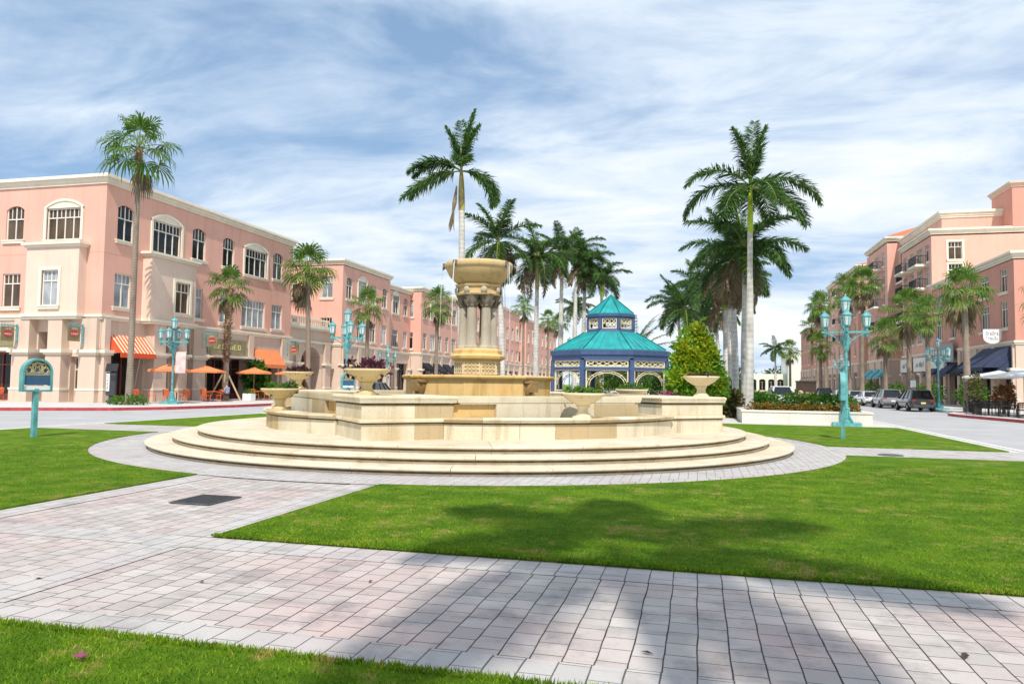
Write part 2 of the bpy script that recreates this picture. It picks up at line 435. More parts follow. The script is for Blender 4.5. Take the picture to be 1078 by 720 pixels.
mp = N(nt, 'ShaderNodeMapping'); mp.inputs['Rotation'].default_value = (0, 0, R(-38)); mp.inputs['Scale'].default_value = (.55, .95, 1); mp.inputs['Location'].default_value = (1.4, 5.2, 0)
nt.links.new(cb.outputs[0], mp.inputs[0])
n1 = noise(nt, mp.outputs[0], .9, 10, .54, .4)
n2 = noise(nt, mp.outputs[0], 3.0, 10, .6, .5)
cl = math_(nt, 'ADD', math_(nt, 'MULTIPLY', n1, .60), math_(nt, 'MULTIPLY', n2, .40))
hz = ramp(nt, sp.outputs['Z'], [(.0, (.05,) * 3), (.25, (0,) * 3)])
cl2 = math_(nt, 'ADD', cl, hz)
fac = ramp(nt, cl2, [(.38, (.05,) * 3), (.45, (.5,) * 3), (.52, (.88,) * 3), (.62, (1.,) * 3)])
cc = ramp(nt, cl2, [(.40, (8.0, 9.8, 12.4)), (.50, (10.0, 11.5, 13.3)), (.62, (13.4, 13.9, 14.4))])
blue = mixc(nt, ramp(nt, sp.outputs['Z'], [(.0, (.9,) * 3), (.5, (.55,) * 3)]), sky.outputs[0], (4.6, 7.5, 11.6))
skc = mixc(nt, fac, blue, cc)
nt.links.new(skc, bg.inputs['Color'])
vs = scene.view_settings; vs.view_transform = 'Standard'; vs.look = 'None'; vs.exposure = -.12; vs.gamma = 1
scene.cycles.max_bounces = 6; scene.cycles.diffuse_bounces = 3; scene.cycles.glossy_bounces = 3; scene.cycles.transparent_max_bounces = 4
scene.cycles.use_denoising = True

# ------------------------------------------------------------------ ground, roads, lawns, paths
FC = (-6.2, 20.6)            # fountain centre
def sheet(name, pts, z, mat):
    mb = MB(); mb.poly([(x, y, z) for x, y in pts]); return struct(name, mb, mat)
def arc(cx, cy, r, a0, a1, n=24): return [(cx + r * math.cos(R(a0 + (a1 - a0) * i / n)), cy + r * math.sin(R(a0 + (a1 - a0) * i / n))) for i in range(n + 1)]

mb = MB(); mb.poly([(-1500, -400, -.16), (1500, -400, -.16), (1500, 2500, -.16), (-1500, 2500, -.16)]); struct('road', mb, 'road')
mb = MB(); mb.prism([(-20.75, -40), (8.35, -40), (8.35, 190), (-20.75, 190)], -.3, -.004); struct('median_ground', mb, 'median')
mb = MB(); mb.box(8.35, 8.52, -40, 190, -.3, .012); mb.box(-20.92, -20.75, -40, 190, -.3, .012); struct('kerb', mb, 'kerb')
sheet('path', [(-40 + 19.3, 3.95), (8.3, 3.95), (8.3, 6.9), (-20.7, 6.9)], .0, 'paver')
sheet('path', [(-8.35, 6.9), (-4.85, 6.9), (-4.85, 12.5), (-8.35, 12.5)], .0, 'paver')
sheet('path', [(-20.7, 19.2), (-14, 19.2), (-14, 22.2), (-20.7, 22.2)], .0, 'border')
sheet('path', [(8.3, 19.2), (1.5, 19.2), (1.5, 22.2), (8.3, 22.2)], .0, 'border')
for i, (x0, x1, y0, y1) in enumerate([(-20.7, 8.3, 6.35, 6.8), (-20.7, 8.3, 4.0, 4.42), (-5.35, -4.9, 6.8, 12), (-8.3, -7.85, 6.8, 12), (-5.35, -4.9, 4.42, 6.35), (-8.3, -7.85, 4.42, 6.35)]):
    sheet('path_border', [(x0, y0), (x1, y0), (x1, y1), (x0, y1)], .004 if i < 2 else .007, 'border')
mb = MB(); mb.lathe([(8.4, .012), (9.75, .012)], 96, FC); struct('ring_path', mb, 'ring')
mb = MB(); mb.lathe([(9.45, .016), (9.75, .016)], 96, FC); struct('ring_border', mb, 'border')

RR = 9.75
def ang(x=None, y=None, sx=1, sy=1):
    # angle (deg) where the ring meets x= or y= lines
    if x is not None:
        dx = x - FC[0]; dy = sy * math.sqrt(RR * RR - dx * dx)
    else:
        dy = y - FC[1]; dx = sx * math.sqrt(RR * RR - dy * dy)
    return math.degrees(math.atan2(dy, dx))
def lawn(pts, name='lawn'):
    mb = MB(); mb.prism(pts, -.01, .028); return struct(name, mb, 'lawn')
lawn([(-4.88, 6.82), (7.95, 6.82), (7.95, 19.25)] + arc(*FC, RR, ang(y=19.25), ang(x=-4.88, sy=-1), 30))
lawn([(-8.32, 6.82), (-20.5, 6.82), (-20.5, 19.25)][::-1] + arc(*FC, RR, ang(x=-8.32, sy=-1), ang(y=19.25, sx=-1) - 360 if ang(y=19.25, sx=-1) > 0 else ang(y=19.25, sx=-1), 30))
lawn([(7.95, 22.15), (7.95, 33.3)] + [(-4.88, 33.3)] + arc(*FC, RR, ang(x=-4.88), ang(y=22.15), 30))
lawn([(-20.5, 22.15)] + arc(*FC, RR, ang(y=22.15, sx=-1), ang(x=-7.4), 30) + [(-7.4, 31.5), (-20.3, 31.5)])
lawn([(-20.5, -12), (7.95, -12), (7.95, 4.0), (-20.5, 4.0)])

# sidewalks with red kerbs
lk = [(-75, 29.6), (-36, 30.6), (-33.3, 32.3), (-31, 33.9), (-29.6, 36.5), (-28.7, 42), (-28.5, 56), (-31.6, 60), (-31.8, 200)]
mb = MB(); mb.prism([(-75, 200)] + lk, -.3, -.004); struct('sidewalk', mb, 'walk')
rk = [(17.6, 30), (17.3, 44.7), (16.2, 52.5), (16.2, 55), (18.2, 60), (18.35, 200)]
mb = MB(); mb.prism([(75, 30)] + rk[::-1][::-1][::-1] + [(75, 200)], -.3, -.004) if False else mb.prism([(75, 30), (75, 200)] + rk[::-1], -.3, -.004); struct('sidewalk', mb, 'walk')
def kerbline(pts, side, mat, name):
    mb = MB()
    for p, q in zip(pts, pts[1:]):
        p = Vector((*p, 0)); q = Vector((*q, 0)); d = (q - p).normalized(); n = Vector((-d.y, d.x, 0)) * side
        P = [p - d * .02, q + d * .02]
        vs = [a + n * k + Vector((0, 0, z)) for a in P for k in (-.02, .16) for z in (-.3, .006)]
        mb.add(vs, [(0, 2, 3, 1), (4, 5, 7, 6), (0, 1, 5, 4), (2, 6, 7, 3), (1, 3, 7, 5), (0, 4, 6, 2)])
    return struct(name, mb, mat)
kerbline(lk[:8], 1, 'red', 'red_kerb'); kerbline(lk[7:], 1, 'kerb', 'kerb')
kerbline(rk[:4], -1, 'red', 'red_kerb'); kerbline(rk[3:], -1, 'kerb', 'kerb')
# far cross street verge and distant ground
sheet('far_ground', [(-400, 205), (400, 205), (400, 900), (-400, 900)], -.02, 'lawn')

# blades of turf near the viewer
def grass(name, regions):
    rs = np.random.RandomState(3); V = []; F = 0
    for x0, x1, y0, y1, n, hmin, hmax in regions:
        x = rs.uniform(x0, x1, n); y = y0 + (y1 - y0) * rs.uniform(0, 1, n) ** (1.35 if y1 < 8 else 2.1)
        a = rs.uniform(0, 2 * PI, n); h = rs.uniform(hmin, hmax, n); wd = .0035 + .0008 * y
        lx = rs.normal(0, .014, n); ly = rs.normal(0, .014, n)
        p0 = np.stack([x - np.cos(a) * wd, y - np.sin(a) * wd, np.full(n, .02)], 1)
        p1 = np.stack([x + np.cos(a) * wd, y + np.sin(a) * wd, np.full(n, .02)], 1)
        p2 = np.stack([x + lx, y + ly, .026 + h], 1)
        ok = np.hypot(x - FC[0], y - FC[1]) > RR + .02; V.append(np.stack([p0, p1, p2], 1)[ok].reshape(-1, 3))
    V = np.concatenate(V); k = len(V)
    me = bpy.data.meshes.new(name); me.vertices.add(k); me.vertices.foreach_set('co', V.astype(np.float32).ravel())
    me.loops.add(k); me.loops.foreach_set('vertex_index', np.arange(k, dtype=np.int32))
    me.polygons.add(k // 3); me.polygons.foreach_set('loop_start', np.arange(0, k, 3, dtype=np.int32))
    me.materials.append(M['blade']); me.update(calc_edges=True)
    o = bpy.data.objects.new(name, me); COL.objects.link(o)
    return tag(o, 'short mown green turf blades on the lawns nearest the viewer', 'grass', kind='stuff')
grass('grass', [(-6.5, 2.2, 2.6, 4.03, 52000, .008, .03), (-4.86, 7.9, 6.84, 17.0, 150000, .006, .020), (-15, -8.34, 6.84, 18, 60000, .006, .020), (-6.5, 2.2, 3.97, 4.06, 9000, .01, .04), (-4.9, 4.5, 6.79, 6.88, 9000, .008, .03)])

# fallen bougainvillea bract on the front lawn and iron hatch in the path
mb = MB()
for k in range(5):
    a = k * 1.26; mb.add([(0, 0, .0), (.03 * math.cos(a - .5), .03 * math.sin(a - .5), .018), (.055 * math.cos(a), .055 * math.sin(a), .03), (.03 * math.cos(a + .5), .03 * math.sin(a + .5), .014)], [(0, 1, 2, 3)])
tag(mb.build('fallen_flower', 'pinkflower', loc=(-3.42, 3.6, .045)), 'small magenta flower lying on the nearest strip of lawn', 'flower')
r = random.Random(8)
for x, y in ((-3.9, 5.3), (-5.2, 5.0), (-2.6, 5.7), (1.6, 5.2), (2.2, 4.8), (-.3, 4.7)):
    mb = MB(); L = r.uniform(.03, .06); mb.add([(-L, 0, .0), (0, L * .4, .012), (L, 0, .006), (0, -L * .4, .010)], [(0, 1, 2), (0, 2, 3)])
    o = mb.build('fallen_leaf', 'soil', loc=(x, y, .008)); o.rotation_euler = (0, 0, r.uniform(0, 6)); tag(o, 'tiny dark dry leaf fallen on the pale pavers', 'leaf', 'fallen leaves on the pavers')
t = thing('utility_hatch', 'dark iron hatch set flush in the paved path before the fountain steps', 'hatch', (-6.47, 8.83, .008))
t.scale = (.9, .9, 1); mb = MB(); mb.box(-.34, .34, -.40, .40, 0, .012); mb.build('plate', 'grate', t)
mb = MB()
for k in range(13): mb.box(-.32, .32, -.36 + k * .058, -.345 + k * .058, .012, .02)
mb.build('rib', 'dark_grey', t)
t = thing('drain_cover', 'small round metal cover in the pale path right of the fountain', 'cover', (4.6, 20.0, .006))
mb = MB(); mb.lathe([(0, .012), (.26, .012), (.30, .0)], 20); mb.build('plate', 'grate', t)

# ------------------------------------------------------------------ fountain
FROT = R(-3)
ft = thing('fountain', 'large tiered stone fountain on round steps in the middle of the plaza', 'fountain', (FC[0], FC[1], 0), FROT)
def nose(Ro, Ri, z0, z1):
    h = z1 - z0; l = .05
    return [(Ri, z0), (Ro - .075, z0), (Ro - .075, z1 - l - .012), (Ro - .015, z1 - l), (Ro + .004, z1 - l * .75), (Ro + .008, z1 - l * .5), (Ro + .002, z1 - l * .2), (Ro - .015, z1), (Ri, z1)]
for Ro, Ri, z0, z1, nb in ((8.6, 7.6, -.02, .145, 30), (8.03, 7.0, .12, .29, 28), (7.46, 3.0, .265, .435, 26)):
    mb = MB()
    for i in range(nb):
        a0 = 2 * PI * i / nb + z0; a1 = 2 * PI * (i + 1) / nb + z0 - .0012
        mb.lathe(nose(Ro, Ri, z0, z1), 6, (0, 0), a0, a1, closed=True)
    st = mb.build('step', 'steps', ft, smooth=True, ang=30)
    mb = MB(); mb.lathe([(Ro - .5, z1 - .098), (Ro - .070, z1 - .098), (Ro - .070, z1 - .0625), (Ro - .5, z1 - .0625)], 96, closed=True); mb.build('grimy_shade_joint', 'grime_shade', st)  # dark band below the nosing: undercut shade painted in with grime
def capprof(ri, ro, z0, z1):
    h = z1 - z0
    return [(ri, z0 - .03), (ro - .17, z0 - .03), (ro - .17, z0), (ro - .02, z0), (ro - .012, z0 + h * .12), (ro + .0, z0 + h * .38), (ro + .018, z0 + h * .62), (ro + .008, z0 + h * .86), (ro - .02, z1), (ri, z1)]
# low curved basins on the four diagonals
for q in range(4):
    mb = MB(); mc = MB()
    s0 = R(-90 + 13 + 90 * q); s1 = R(-90 + 77 + 90 * q); nb = 8
    for i in range(nb):
        a0 = s0 + (s1 - s0) * i / nb; a1 = s0 + (s1 - s0) * (i + 1) / nb - .0016
        mb.lathe([(5.42, .43), (5.78, .43), (5.78, .768), (5.42, .768)], 5, (0, 0), a0, a1, closed=True)
        mc.lathe(capprof(5.36, 5.86, .795, .89), 5, (0, 0), a0, a1 + .0004, closed=True)
    o = mb.build('basin_wall', 'limestone', ft, smooth=True, ang=30); mc.build('basin_coping', 'limestone', o, smooth=True, ang=30)
    mb = MB(); mb.lathe([(5.4, .755), (5.784, .755), (5.784, .79), (5.4, .79)], 40, (0, 0), s0, s1, closed=True); mb.build('grimy_shade_joint', 'grime_shade', o)  # paints the shade under the basin coping, along with dirt
# four square corner piers turned 45 degrees, walls of stone blocks
def wallblocks(mb, p, q, th, z0, z1, n, gap=.004):
    p = Vector((*p, 0)); q = Vector((*q, 0)); d = (q - p).normalized(); nn = Vector((d.y, -d.x, 0)); L = (q - p).length
    for i in range(n):
        a = p + d * (L * i / n); b = p + d * (L * (i + 1) / n - gap)
        mb.prism([(a.x, a.y), (b.x, b.y), (b.x - nn.x * th, b.y - nn.y * th), (a.x - nn.x * th, a.y - nn.y * th)], z0, z1)
def rot(p, a): return (p[0] * math.cos(a) - p[1] * math.sin(a), p[0] * math.sin(a) + p[1] * math.cos(a))
def sqcap(mb, pts, layers):
    # stacked square mouldings: (z, outset) profile lofted over a convex polygon
    n = len(pts); c = Vector((sum(p[0] for p in pts) / n, sum(p[1] for p in pts) / n)); vs = []
    for z, e in layers:
        for p in pts:
            v = Vector(p) - c; L = v.length
            vs.append((c.x + v.x * (L + e * 1.414) / L, c.y + v.y * (L + e * 1.414) / L, z))
    fs = [(i * n + k, i * n + (k + 1) % n, (i + 1) * n + (k + 1) % n, (i + 1) * n + k) for i in range(len(layers) - 1) for k in range(n)]
    fs += [tuple(range(n))[::-1], tuple(range((len(layers) - 1) * n, len(layers) * n))]
    mb.add(vs, fs)
CAP = lambda z0, z1: [(z0 - .03, -.07), (z0, -.07), (z0 + .002, .05), (z0 + (z1 - z0) * .25, .055), (z0 + (z1 - z0) * .45, .065), (z0 + (z1 - z0) * .7, .08), (z0 + (z1 - z0) * .9, .065), (z1, .035)]
for q in range(4):
    a = PI / 2 * q
    sq = [rot(p, a) for p in ((0, -6.85), (1.42, -5.43), (0, -4.01), (-1.42, -5.43))]
    mb = MB()
    for k in range(4):
        p = Vector(sq[k]); r = Vector(sq[(k + 1) % 4]); d = (r - p).normalized()
        wallblocks(mb, p, r - d * .3, .3, .43, 1.172, 3)
    o = mb.build('corner_pier', 'limestone', ft)
    mc = MB(); sqcap(mc, sq, CAP(1.2, 1.35)); mc.build('coping', 'limestone', o, smooth=True, ang=30)
    mj = MB(); sqcap(mj, sq, [(1.155, .004), (1.19, .004)]); sqcap(mj, sq, [(.765, .004), (.803, .004)]); mj.build('grimy_shade_joint', 'grime_shade', o)  # dark bands paint shade and grime under coping and string course
    ms = MB(); sqcap(ms, sq, [(.80, .05), (.815, .055), (.85, .05), (.875, .04), (.89, .003)]); ms.build('string_course', 'limestone', o, smooth=True, ang=30)
    # inner high wall behind each low basin: it runs on from one pier and stops short of the next
    mir = (lambda p: (-p[1], -p[0])) if q == 3 else (lambda p: p)
    T = lambda x, y: rot(mir((x, y)), a)
    p, p2, r = T(1.36, -5.49), T(2.15, -4.70), T(4.9, -1.95)
    if q == 3: p, p2, r = r, p2, p
    mb = MB(); wallblocks(mb, *((p, p2) if q == 3 else (p2, r)), .42, .43, 1.172, 3); wo = mb.build('inner_wall', 'limestone', ft)
    off = (Vector(rot((-.7071, .7071), a))) * .09
    mb = MB(); wallblocks(mb, *(Vector(x_) + off for x_ in ((p2, r) if q == 3 else (p, p2))), .3, .43, 1.172, 2); mb.build('stained_panel', 'wet_stone', wo)
    mb = MB(); wq = [rot(mir(x), a) for x in ((1.46, -5.39), (4.9, -1.95), (4.6, -1.65), (1.16, -5.09))]
    if q == 3: wq = wq[::-1]
    sqcap(mb, wq, CAP(1.2, 1.35)); mb.build('inner_coping', 'limestone', wo, smooth=True, ang=30)
mb = MB(); mb.lathe([(0, .74), (5.5, .74)], 64); mb.build('water', 'water', ft)
# second tier pool
mb = MB()
for k in range(8):
    p = rot((2.12, 0), R(45 * k + 10)); r = rot((2.12, 0), R(45 * k + 55))
    d = Vector(r) - Vector(p); wallblocks(mb, p, Vector(r), .25, .5, 1.72, 2)
mb.build('upper_basin', 'wet_stone', ft)
mb = MB(); mb.lathe([(1.80, 1.70), (2.15, 1.70), (2.17, 1.73), (2.24, 1.77), (2.25, 1.81), (2.20, 1.84), (1.80, 1.84)], 8, rot=R(10), closed=True)
mb.build('upper_coping', 'wet_stone', ft)
mb = MB(); mb.lathe([(0, 1.74), (1.9, 1.74)], 32); mb.build('upper_water', 'water', ft)
for k in range(8):
    if k % 2: continue
    a = R(45 * k + 10 + 45 + 22.5 - 16)
    mb = MB(); mb.lathe([(0, -.2), (.12, -.17), (.17, -.05), (.19, .08), (.15, .2), (.0, .24)], 10)
    mb.box(.10, .30, -.09, .09, -.10, .02); mb.box(-.1, .16, -.22, .22, .14, .2); mb.box(.12, .24, -.05, .05, .02, .12)
    o = mb.build('spout', 'spout', ft, smooth=True, loc=(2.06 * math.cos(a), 2.06 * math.sin(a), 1.5)); o.rotation_euler = (0, 0, a)
# pedestal, lattice relief, columns, entablature, bowl
OR = R(22.5 + 5)
mb = MB(); mb.lathe([(.72, 1.74), (.72, 1.84), (.66, 1.86), (.66, 2.26), (.72, 2.29), (.80, 2.33), (.82, 2.40), (.76, 2.43), (.72, 2.47), (.72, 2.56), (.66, 2.62), (0, 2.62)], 8, rot=OR); ped = mb.build('pedestal', 'wet_stone', ft)
for k in range(8):
    a = OR + R(22.5 + 45 * k); ap = .66 * math.cos(R(22.5)) + .006; mb = MB(); hw = .235
    def LP(s, z, n=0): return (math.cos(a) * (ap + n) - math.sin(a) * s, math.sin(a) * (ap + n) + math.cos(a) * s, z)
    for s0, s1, z0, z1 in ((-hw, hw, 1.88, 1.90), (-hw, hw, 2.22, 2.24), (-hw, -hw + .02, 1.9, 2.22), (hw - .02, hw, 1.9, 2.22)):
        P = [LP(s, z, n) for n in (-.01, .02) for s, z in ((s0, z0), (s1, z0), (s1, z1), (s0, z1))]
        mb.add(P, [(3, 2, 1, 0), (4, 5, 6, 7), (0, 1, 5, 4), (1, 2, 6, 5), (2, 3, 7, 6), (3, 0, 4, 7)])
    for i in range(4):
        for j in range(3):
            cs = -hw + .06 + i * .117; cz = 1.955 + j * .105; pts = [LP(cs + .055 * math.cos(t * PI / 5), cz + .05 * math.sin(t * PI / 5), .012) for t in range(11)]
            mb.tube(pts, .009, 4, cap=False)
    mb.build('lattice_panel', 'urn_pale', ped)
for k in range(6):
    a = R(60 * k + 20 + 3); x, y = .41 * math.cos(a), .41 * math.sin(a)
    mb = MB(); mb.lathe([(.20, 2.60), (.20, 2.66), (.175, 2.69), (.15, 2.73), (.145, 3.2), (.132, 3.82)], 16, (x, y)); c = mb.build('column', 'column_stone', ft, smooth=True)
    mb = MB(); mb.lathe([(.15, 3.80), (.17, 3.84), (.155, 3.88), (.20, 3.98), (.19, 4.02), (.24, 4.13), (.25, 4.17), (0, 4.17)], 10, (x, y))
    for j in range(8):
        b = j * PI / 4; mb.tube([(x + .155 * math.cos(b), y + .155 * math.sin(b), 3.87), (x + .21 * math.cos(b), y + .21 * math.sin(b), 3.97), (x + .25 * math.cos(b), y + .25 * math.sin(b), 4.00), (x + .24 * math.cos(b), y + .24 * math.sin(b), 3.96)], [.03, .035, .03, .015], 5)
    mb.build('capital', 'dark_stone', c, smooth=True)
mb = MB(); mb.lathe([(0, 4.15), (.68, 4.15), (.70, 4.19), (.64, 4.21), (.62, 4.36), (.68, 4.40), (.70, 4.46), (0, 4.46)], 8, rot=OR + .1); en = mb.build('entablature', 'bowl', ft)
for k in range(8):
    a = OR + .1 + R(45 * k); mb = MB(); mb.lathe([(0, .05), (.05, .045), (.09, .02), (.1, 0)], 10)
    o = mb.build('rosette', 'column_stone', en, smooth=True, loc=(.66 * math.cos(a), .66 * math.sin(a), 4.29)); o.rotation_euler = (0, PI / 2, a)
mb = MB(); mb.lathe([(0, 4.44), (.52, 4.44), (.60, 4.49), (.72, 4.58), (.86, 4.73), (.93, 4.86), (.945, 4.92), (.97, 4.935), (.99, 4.97), (1.0, 5.03), (.985, 5.09), (.96, 5.12), (.86, 5.12), (.82, 5.0), (0, 4.96)], 48)
mb.build('bowl', 'bowl', ft, smooth=True, ang=50)
mb = MB(); mb.lathe([(0, 5.06), (.85, 5.06)], 32); mb.build('bowl_water', 'water', ft)
for k, a in enumerate((R(-115), R(-162), R(-22), R(60), R(120))):
    a -= FROT; x, y = math.cos(a), math.sin(a)
    mb = MB(); mb.box(-.02, .10, -.055, .055, -.09, .03); mb.tube([(.05, 0, -.06), (.08, 0, -.16)], [.06, .02], 6)
    o = mb.build('lip_spout', 'dark_stone', ft, loc=(.96 * x, .96 * y, 5.06)); o.rotation_euler = (0, 0, a)
    r = random.Random(k)
    for s in range(3):
        ox = r.uniform(-.03, .03); zb = r.uniform(3.0, 4.3) if s else 2.2
        mb = MB(); pts = [((1.05 + .05 * (5.08 - z) ** .5 + ox * .3) * x - y * (ox + .012 * math.sin(z * 9 + s)), (1.05 + .05 * (5.08 - z) ** .5 + ox * .3) * y + x * (ox + .012 * math.sin(z * 9 + s)), z) for z in [5.07 - (5.07 - zb) * i / 12 for i in range(13)]]
        mb.tube(pts, [.0065 - .0004 * i for i in range(13)], 5); mb.build('water_jet', 'jet', ft, smooth=True)

# ------------------------------------------------------------------ foliage helpers
def leaf_cloud(mb, blobs, n, size, r, squash=1., hollow=.45, flat=.6):
    """n leaf-shaped quads spread through ellipsoids (x,y,z,rx,ry,rz)"""
    vols = [b[3] * b[4] * b[5] for b in blobs]
    for _ in range(n):
        b = r.choices(blobs, vols)[0]
        while True:
            d = Vector((r.gauss(0, 1), r.gauss(0, 1), r.gauss(0, 1)))
            if d.length > .1: break
        d.normalize(); rad = hollow + (1 - hollow) * r.random() ** .6
        rad *= 1 + .12 * math.sin(5 * d.x + 7 * d.z + 3 * b[0]) + r.uniform(-.06, .08)
        p = Vector((b[0] + d.x * b[3] * rad, b[1] + d.y * b[4] * rad, b[2] + d.z * b[5] * rad))
        s = size * r.uniform(.6, 1.35)
        u = (d + Vector((r.uniform(-1, 1), r.uniform(-1, 1), r.uniform(-.7, 1)))).normalized()
        v = u.cross(Vector((r.uniform(-1, 1), r.uniform(-1, 1), r.uniform(-1, 1)))).normalized()
        mb.add([p, p + u * s * .5 + v * s * .28, p + u * s, p + u * s * .5 - v * s * .28], [(0, 1, 2, 3)])

def urn(name, label, x, y, z, pale, s=1., plant='bush', tall=.18, seed=1):
    t = thing(name, label, 'urn', (x, y, z), group='stone urns on the fountain walls'); r = random.Random(seed)
    mb = MB(); mb.box(-.24 * s, .24 * s, -.24 * s, .24 * s, 0, .05 * s)
    mb.lathe([(q * s, h * s) for q, h in ((.22, .05), (.22, .08), (.19, .10), (.15, .15), (.135, .21), (.15, .27), (.19, .31), (.17, .335), (.19, .35), (.31, .41), (.45, .50), (.53, .58), (.555, .61), (.585, .62), (.59, .65), (.575, .67), (.52, .67), (.50, .62), (0, .60))], 32)
    mb.build('bowl', 'urn_pale' if pale else 'urn', t, smooth=True, ang=45)
    if plant:
        mb = MB(); leaf_cloud(mb, [(.0, 0, .64 * s, .46 * s, .46 * s, tall)] + [(r.uniform(-.3, .3), r.uniform(-.3, .3), .68 * s, .15, .15, tall) for _ in range(5)], 420, .10, r)
        mb.build('planting', plant, t)
    return t
def fpos(x, y): q = rot((x, y), FROT); return FC[0] + q[0], FC[1] + q[1]
x, y = fpos(-.30, -6.1); urn('stone_urn', 'stone urn of purple plants on the corner pier nearest the viewer', x, y, 1.35, False, .83, 'purple', .17, 2)
x, y = fpos(3.93, -3.93); urn('stone_urn', 'pale stone urn on the low curved basin wall in front of the fountain', x, y, .89, True, .83, 'bush', .08, 3)
x, y = fpos(6.3, .12); urn('stone_urn', 'tan stone urn with sparse growth on the right corner pier beside the lime tree', x, y, 1.35, True, .81, 'brownbush', .03, 4)
x, y = fpos(-3.87, -4.0); urn('stone_urn', 'lower front urn of the pair at the fountain left end', x, y, .89, False, .81, 'bush', .14, 5)
x, y = fpos(-6.2, .35); urn('stone_urn', 'rear, higher urn of the pair at the fountain left end', x, y, 1.37, False, .81, 'purple', .12, 6)
x, y = fpos(3.93, 3.93); urn('stone_urn', 'stone urn of greenery half hidden behind the inner fountain wall, before the gazebo', x, y, .89, True, .9, 'bush', .16, 7)

# ------------------------------------------------------------------ palms and trees
def leaflet(mb, p, d, L, wd, droop, r):
    side = d.cross(Vector((0, 0, 1)))
    if side.length < .05: side = Vector((1, 0, 0))
    side = (side.normalized() + Vector((r.uniform(-.6, .6), r.uniform(-.6, .6), r.uniform(-.6, .6)))).normalized() * wd
    m = p + d * L * .5 - Vector((0, 0, droop * L * .15)); e = p + d * L * .92 - Vector((0, 0, droop * L * .62))
    mb.add([p - side * .5, p + side * .5, m + side, m - side, e], [(0, 1, 2, 3), (3, 2, 4)])
def royal_frond(mb, ms, base, az, el, L, droop, r, nst=54, lw=.03, ll=.66, lift=.35):
    h = Vector((math.cos(az), math.sin(az), 0)); lat = Vector((-math.sin(az), math.cos(az), 0)); p = Vector(base); pts = [p.copy()]; n = nst; sw = r.uniform(-.25, .25)
    for i in range(n):
        t = i / n; e = el - droop * t ** 1.25
        d = (h * math.cos(e) + Vector((0, 0, math.sin(e))) + lat * sw * t * .5).normalized()
        p = p + d * (L / n); pts.append(p.copy())
        if t < .10: continue
        env = ll * (.62 + .75 * math.sin(PI * min(1, .12 + t * .86)) ** .7) * (1 - .45 * t ** 4)
        up = lat.cross(d).normalized(); up = up if up.z > 0 else -up
        for s in (-1, 1):
            for k in range(3):
                q = (lat * s + d * r.uniform(.45, .95) + up * r.uniform(-.5, .9) * (lift + .3)).normalized()
                leaflet(mb, p + d * r.uniform(-.5, .5) * L / n, q, env * r.uniform(.8, 1.1), lw, r.uniform(.1, .7), r)
    ms.tube(pts[::4], [.035 * (1 - .85 * i / (len(pts[::4]))) + .004 for i in range(len(pts[::4]))], 5)
def royal_crown(seed, spec=None, L=3.0):
    r = random.Random(seed); mb = MB(); ms = MB()
    spec = spec or [(r.uniform(0, 6.28), R(r.uniform(72, 86)), r.uniform(.3, .7), 1.0)] + [(i * 2.4 + r.uniform(-.4, .4), R(60 - 6.5 * i + r.uniform(-8, 8)), r.uniform(1.0, 1.6), r.uniform(.85, 1.08)) for i in range(13)]
    for az, el, dr, k in spec: royal_frond(mb, ms, (0, 0, 0), az, el, L * k, dr, r)
    return mb, ms
# frond azimuth in the street frame: 14 deg = screen right, 194 deg = screen left
SR, SL = R(14), R(194)
tall_spec = [(R(80), R(86), .25, 1.02), (R(20), R(82), .3, .95), (R(200), R(80), .35, .88), (SL + .15, R(42), 1.75, 1.1), (SL - .3, R(20), 1.75, 1.15), (SL + .7, R(-8), 1.2, .95), (SR - .1, R(30), 1.75, 1.15), (SR + .35, R(12), 1.5, 1.2), (SR - .7, R(-15), 1.0, 1.0), (R(290), R(10), 1.6, .95), (R(90), R(30), 1.7, 1.0), (R(60), R(5), 1.4, .9), (R(130), R(-5), 1.3, .9)]
blown_spec = [(R(30), R(84), .25, 1.12), (R(100), R(82), .3, 1.0), (R(10), R(78), .35, .85), (R(190), R(80), .4, .8), (SL, R(36), 1.5, 1.0), (SL - .15, R(30), 1.4, .9), (SL + .05, R(-8), .75, 1.15), (SL - .3, R(-2), .9, 1.05), (SR + .1, R(5), 1.9, .95), (SR - .3, R(-12), 1.5, .9), (R(290), R(50), 1.9, .6)]
up_spec = [(i * 2.4, R(82 - 7 * i), .5 + .12 * i, 1.0) for i in range(7)] + [(i * 2.4 + 1, R(10 - 9 * i), 1.3, .95) for i in range(6)]
shade_spec = [(R(251), R(8), 1.0, 1.15), (R(-15), R(18), .9, 1.0), (R(46), R(20), 1.0, 1.0), (R(136), R(20), .9, .95), (R(-58), R(0), 1.0, 1.0), (R(90), R(60), 1.2, .8), (R(180), R(10), 1.3, .7)]
crown_meshes = {}
for key, sd_, sp_ in (('shade', 8, shade_spec), ('tall', 1, tall_spec), ('blown', 2, blown_spec), ('a', 3, None), ('b', 4, None), ('c', 5, up_spec)):
    mb, ms = royal_crown(sd_, sp_)
    a_ = mb.build('crown', 'royal'); b_ = ms.build('stems', 'rachis')
    crown_meshes[key] = (a_.data, b_.data); bpy.data.objects.remove(a_); bpy.data.objects.remove(b_)
def dead_frond_mesh(seed, n, L):
    r = random.Random(seed); mb = MB()
    for i in range(n): royal_frond(mb, MB(), (0, 0, -.1), r.uniform(0, 6.28), R(r.uniform(-70, -20)), L * r.uniform(.7, 1.1), .9, r, 26, .03, .5)
    o = mb.build('dead_fronds', 'dead'); me = o.data; bpy.data.objects.remove(o); return me
dead_meshes = [dead_frond_mesh(11, 7, 2.6), dead_frond_mesh(12, 14, 2.9)]
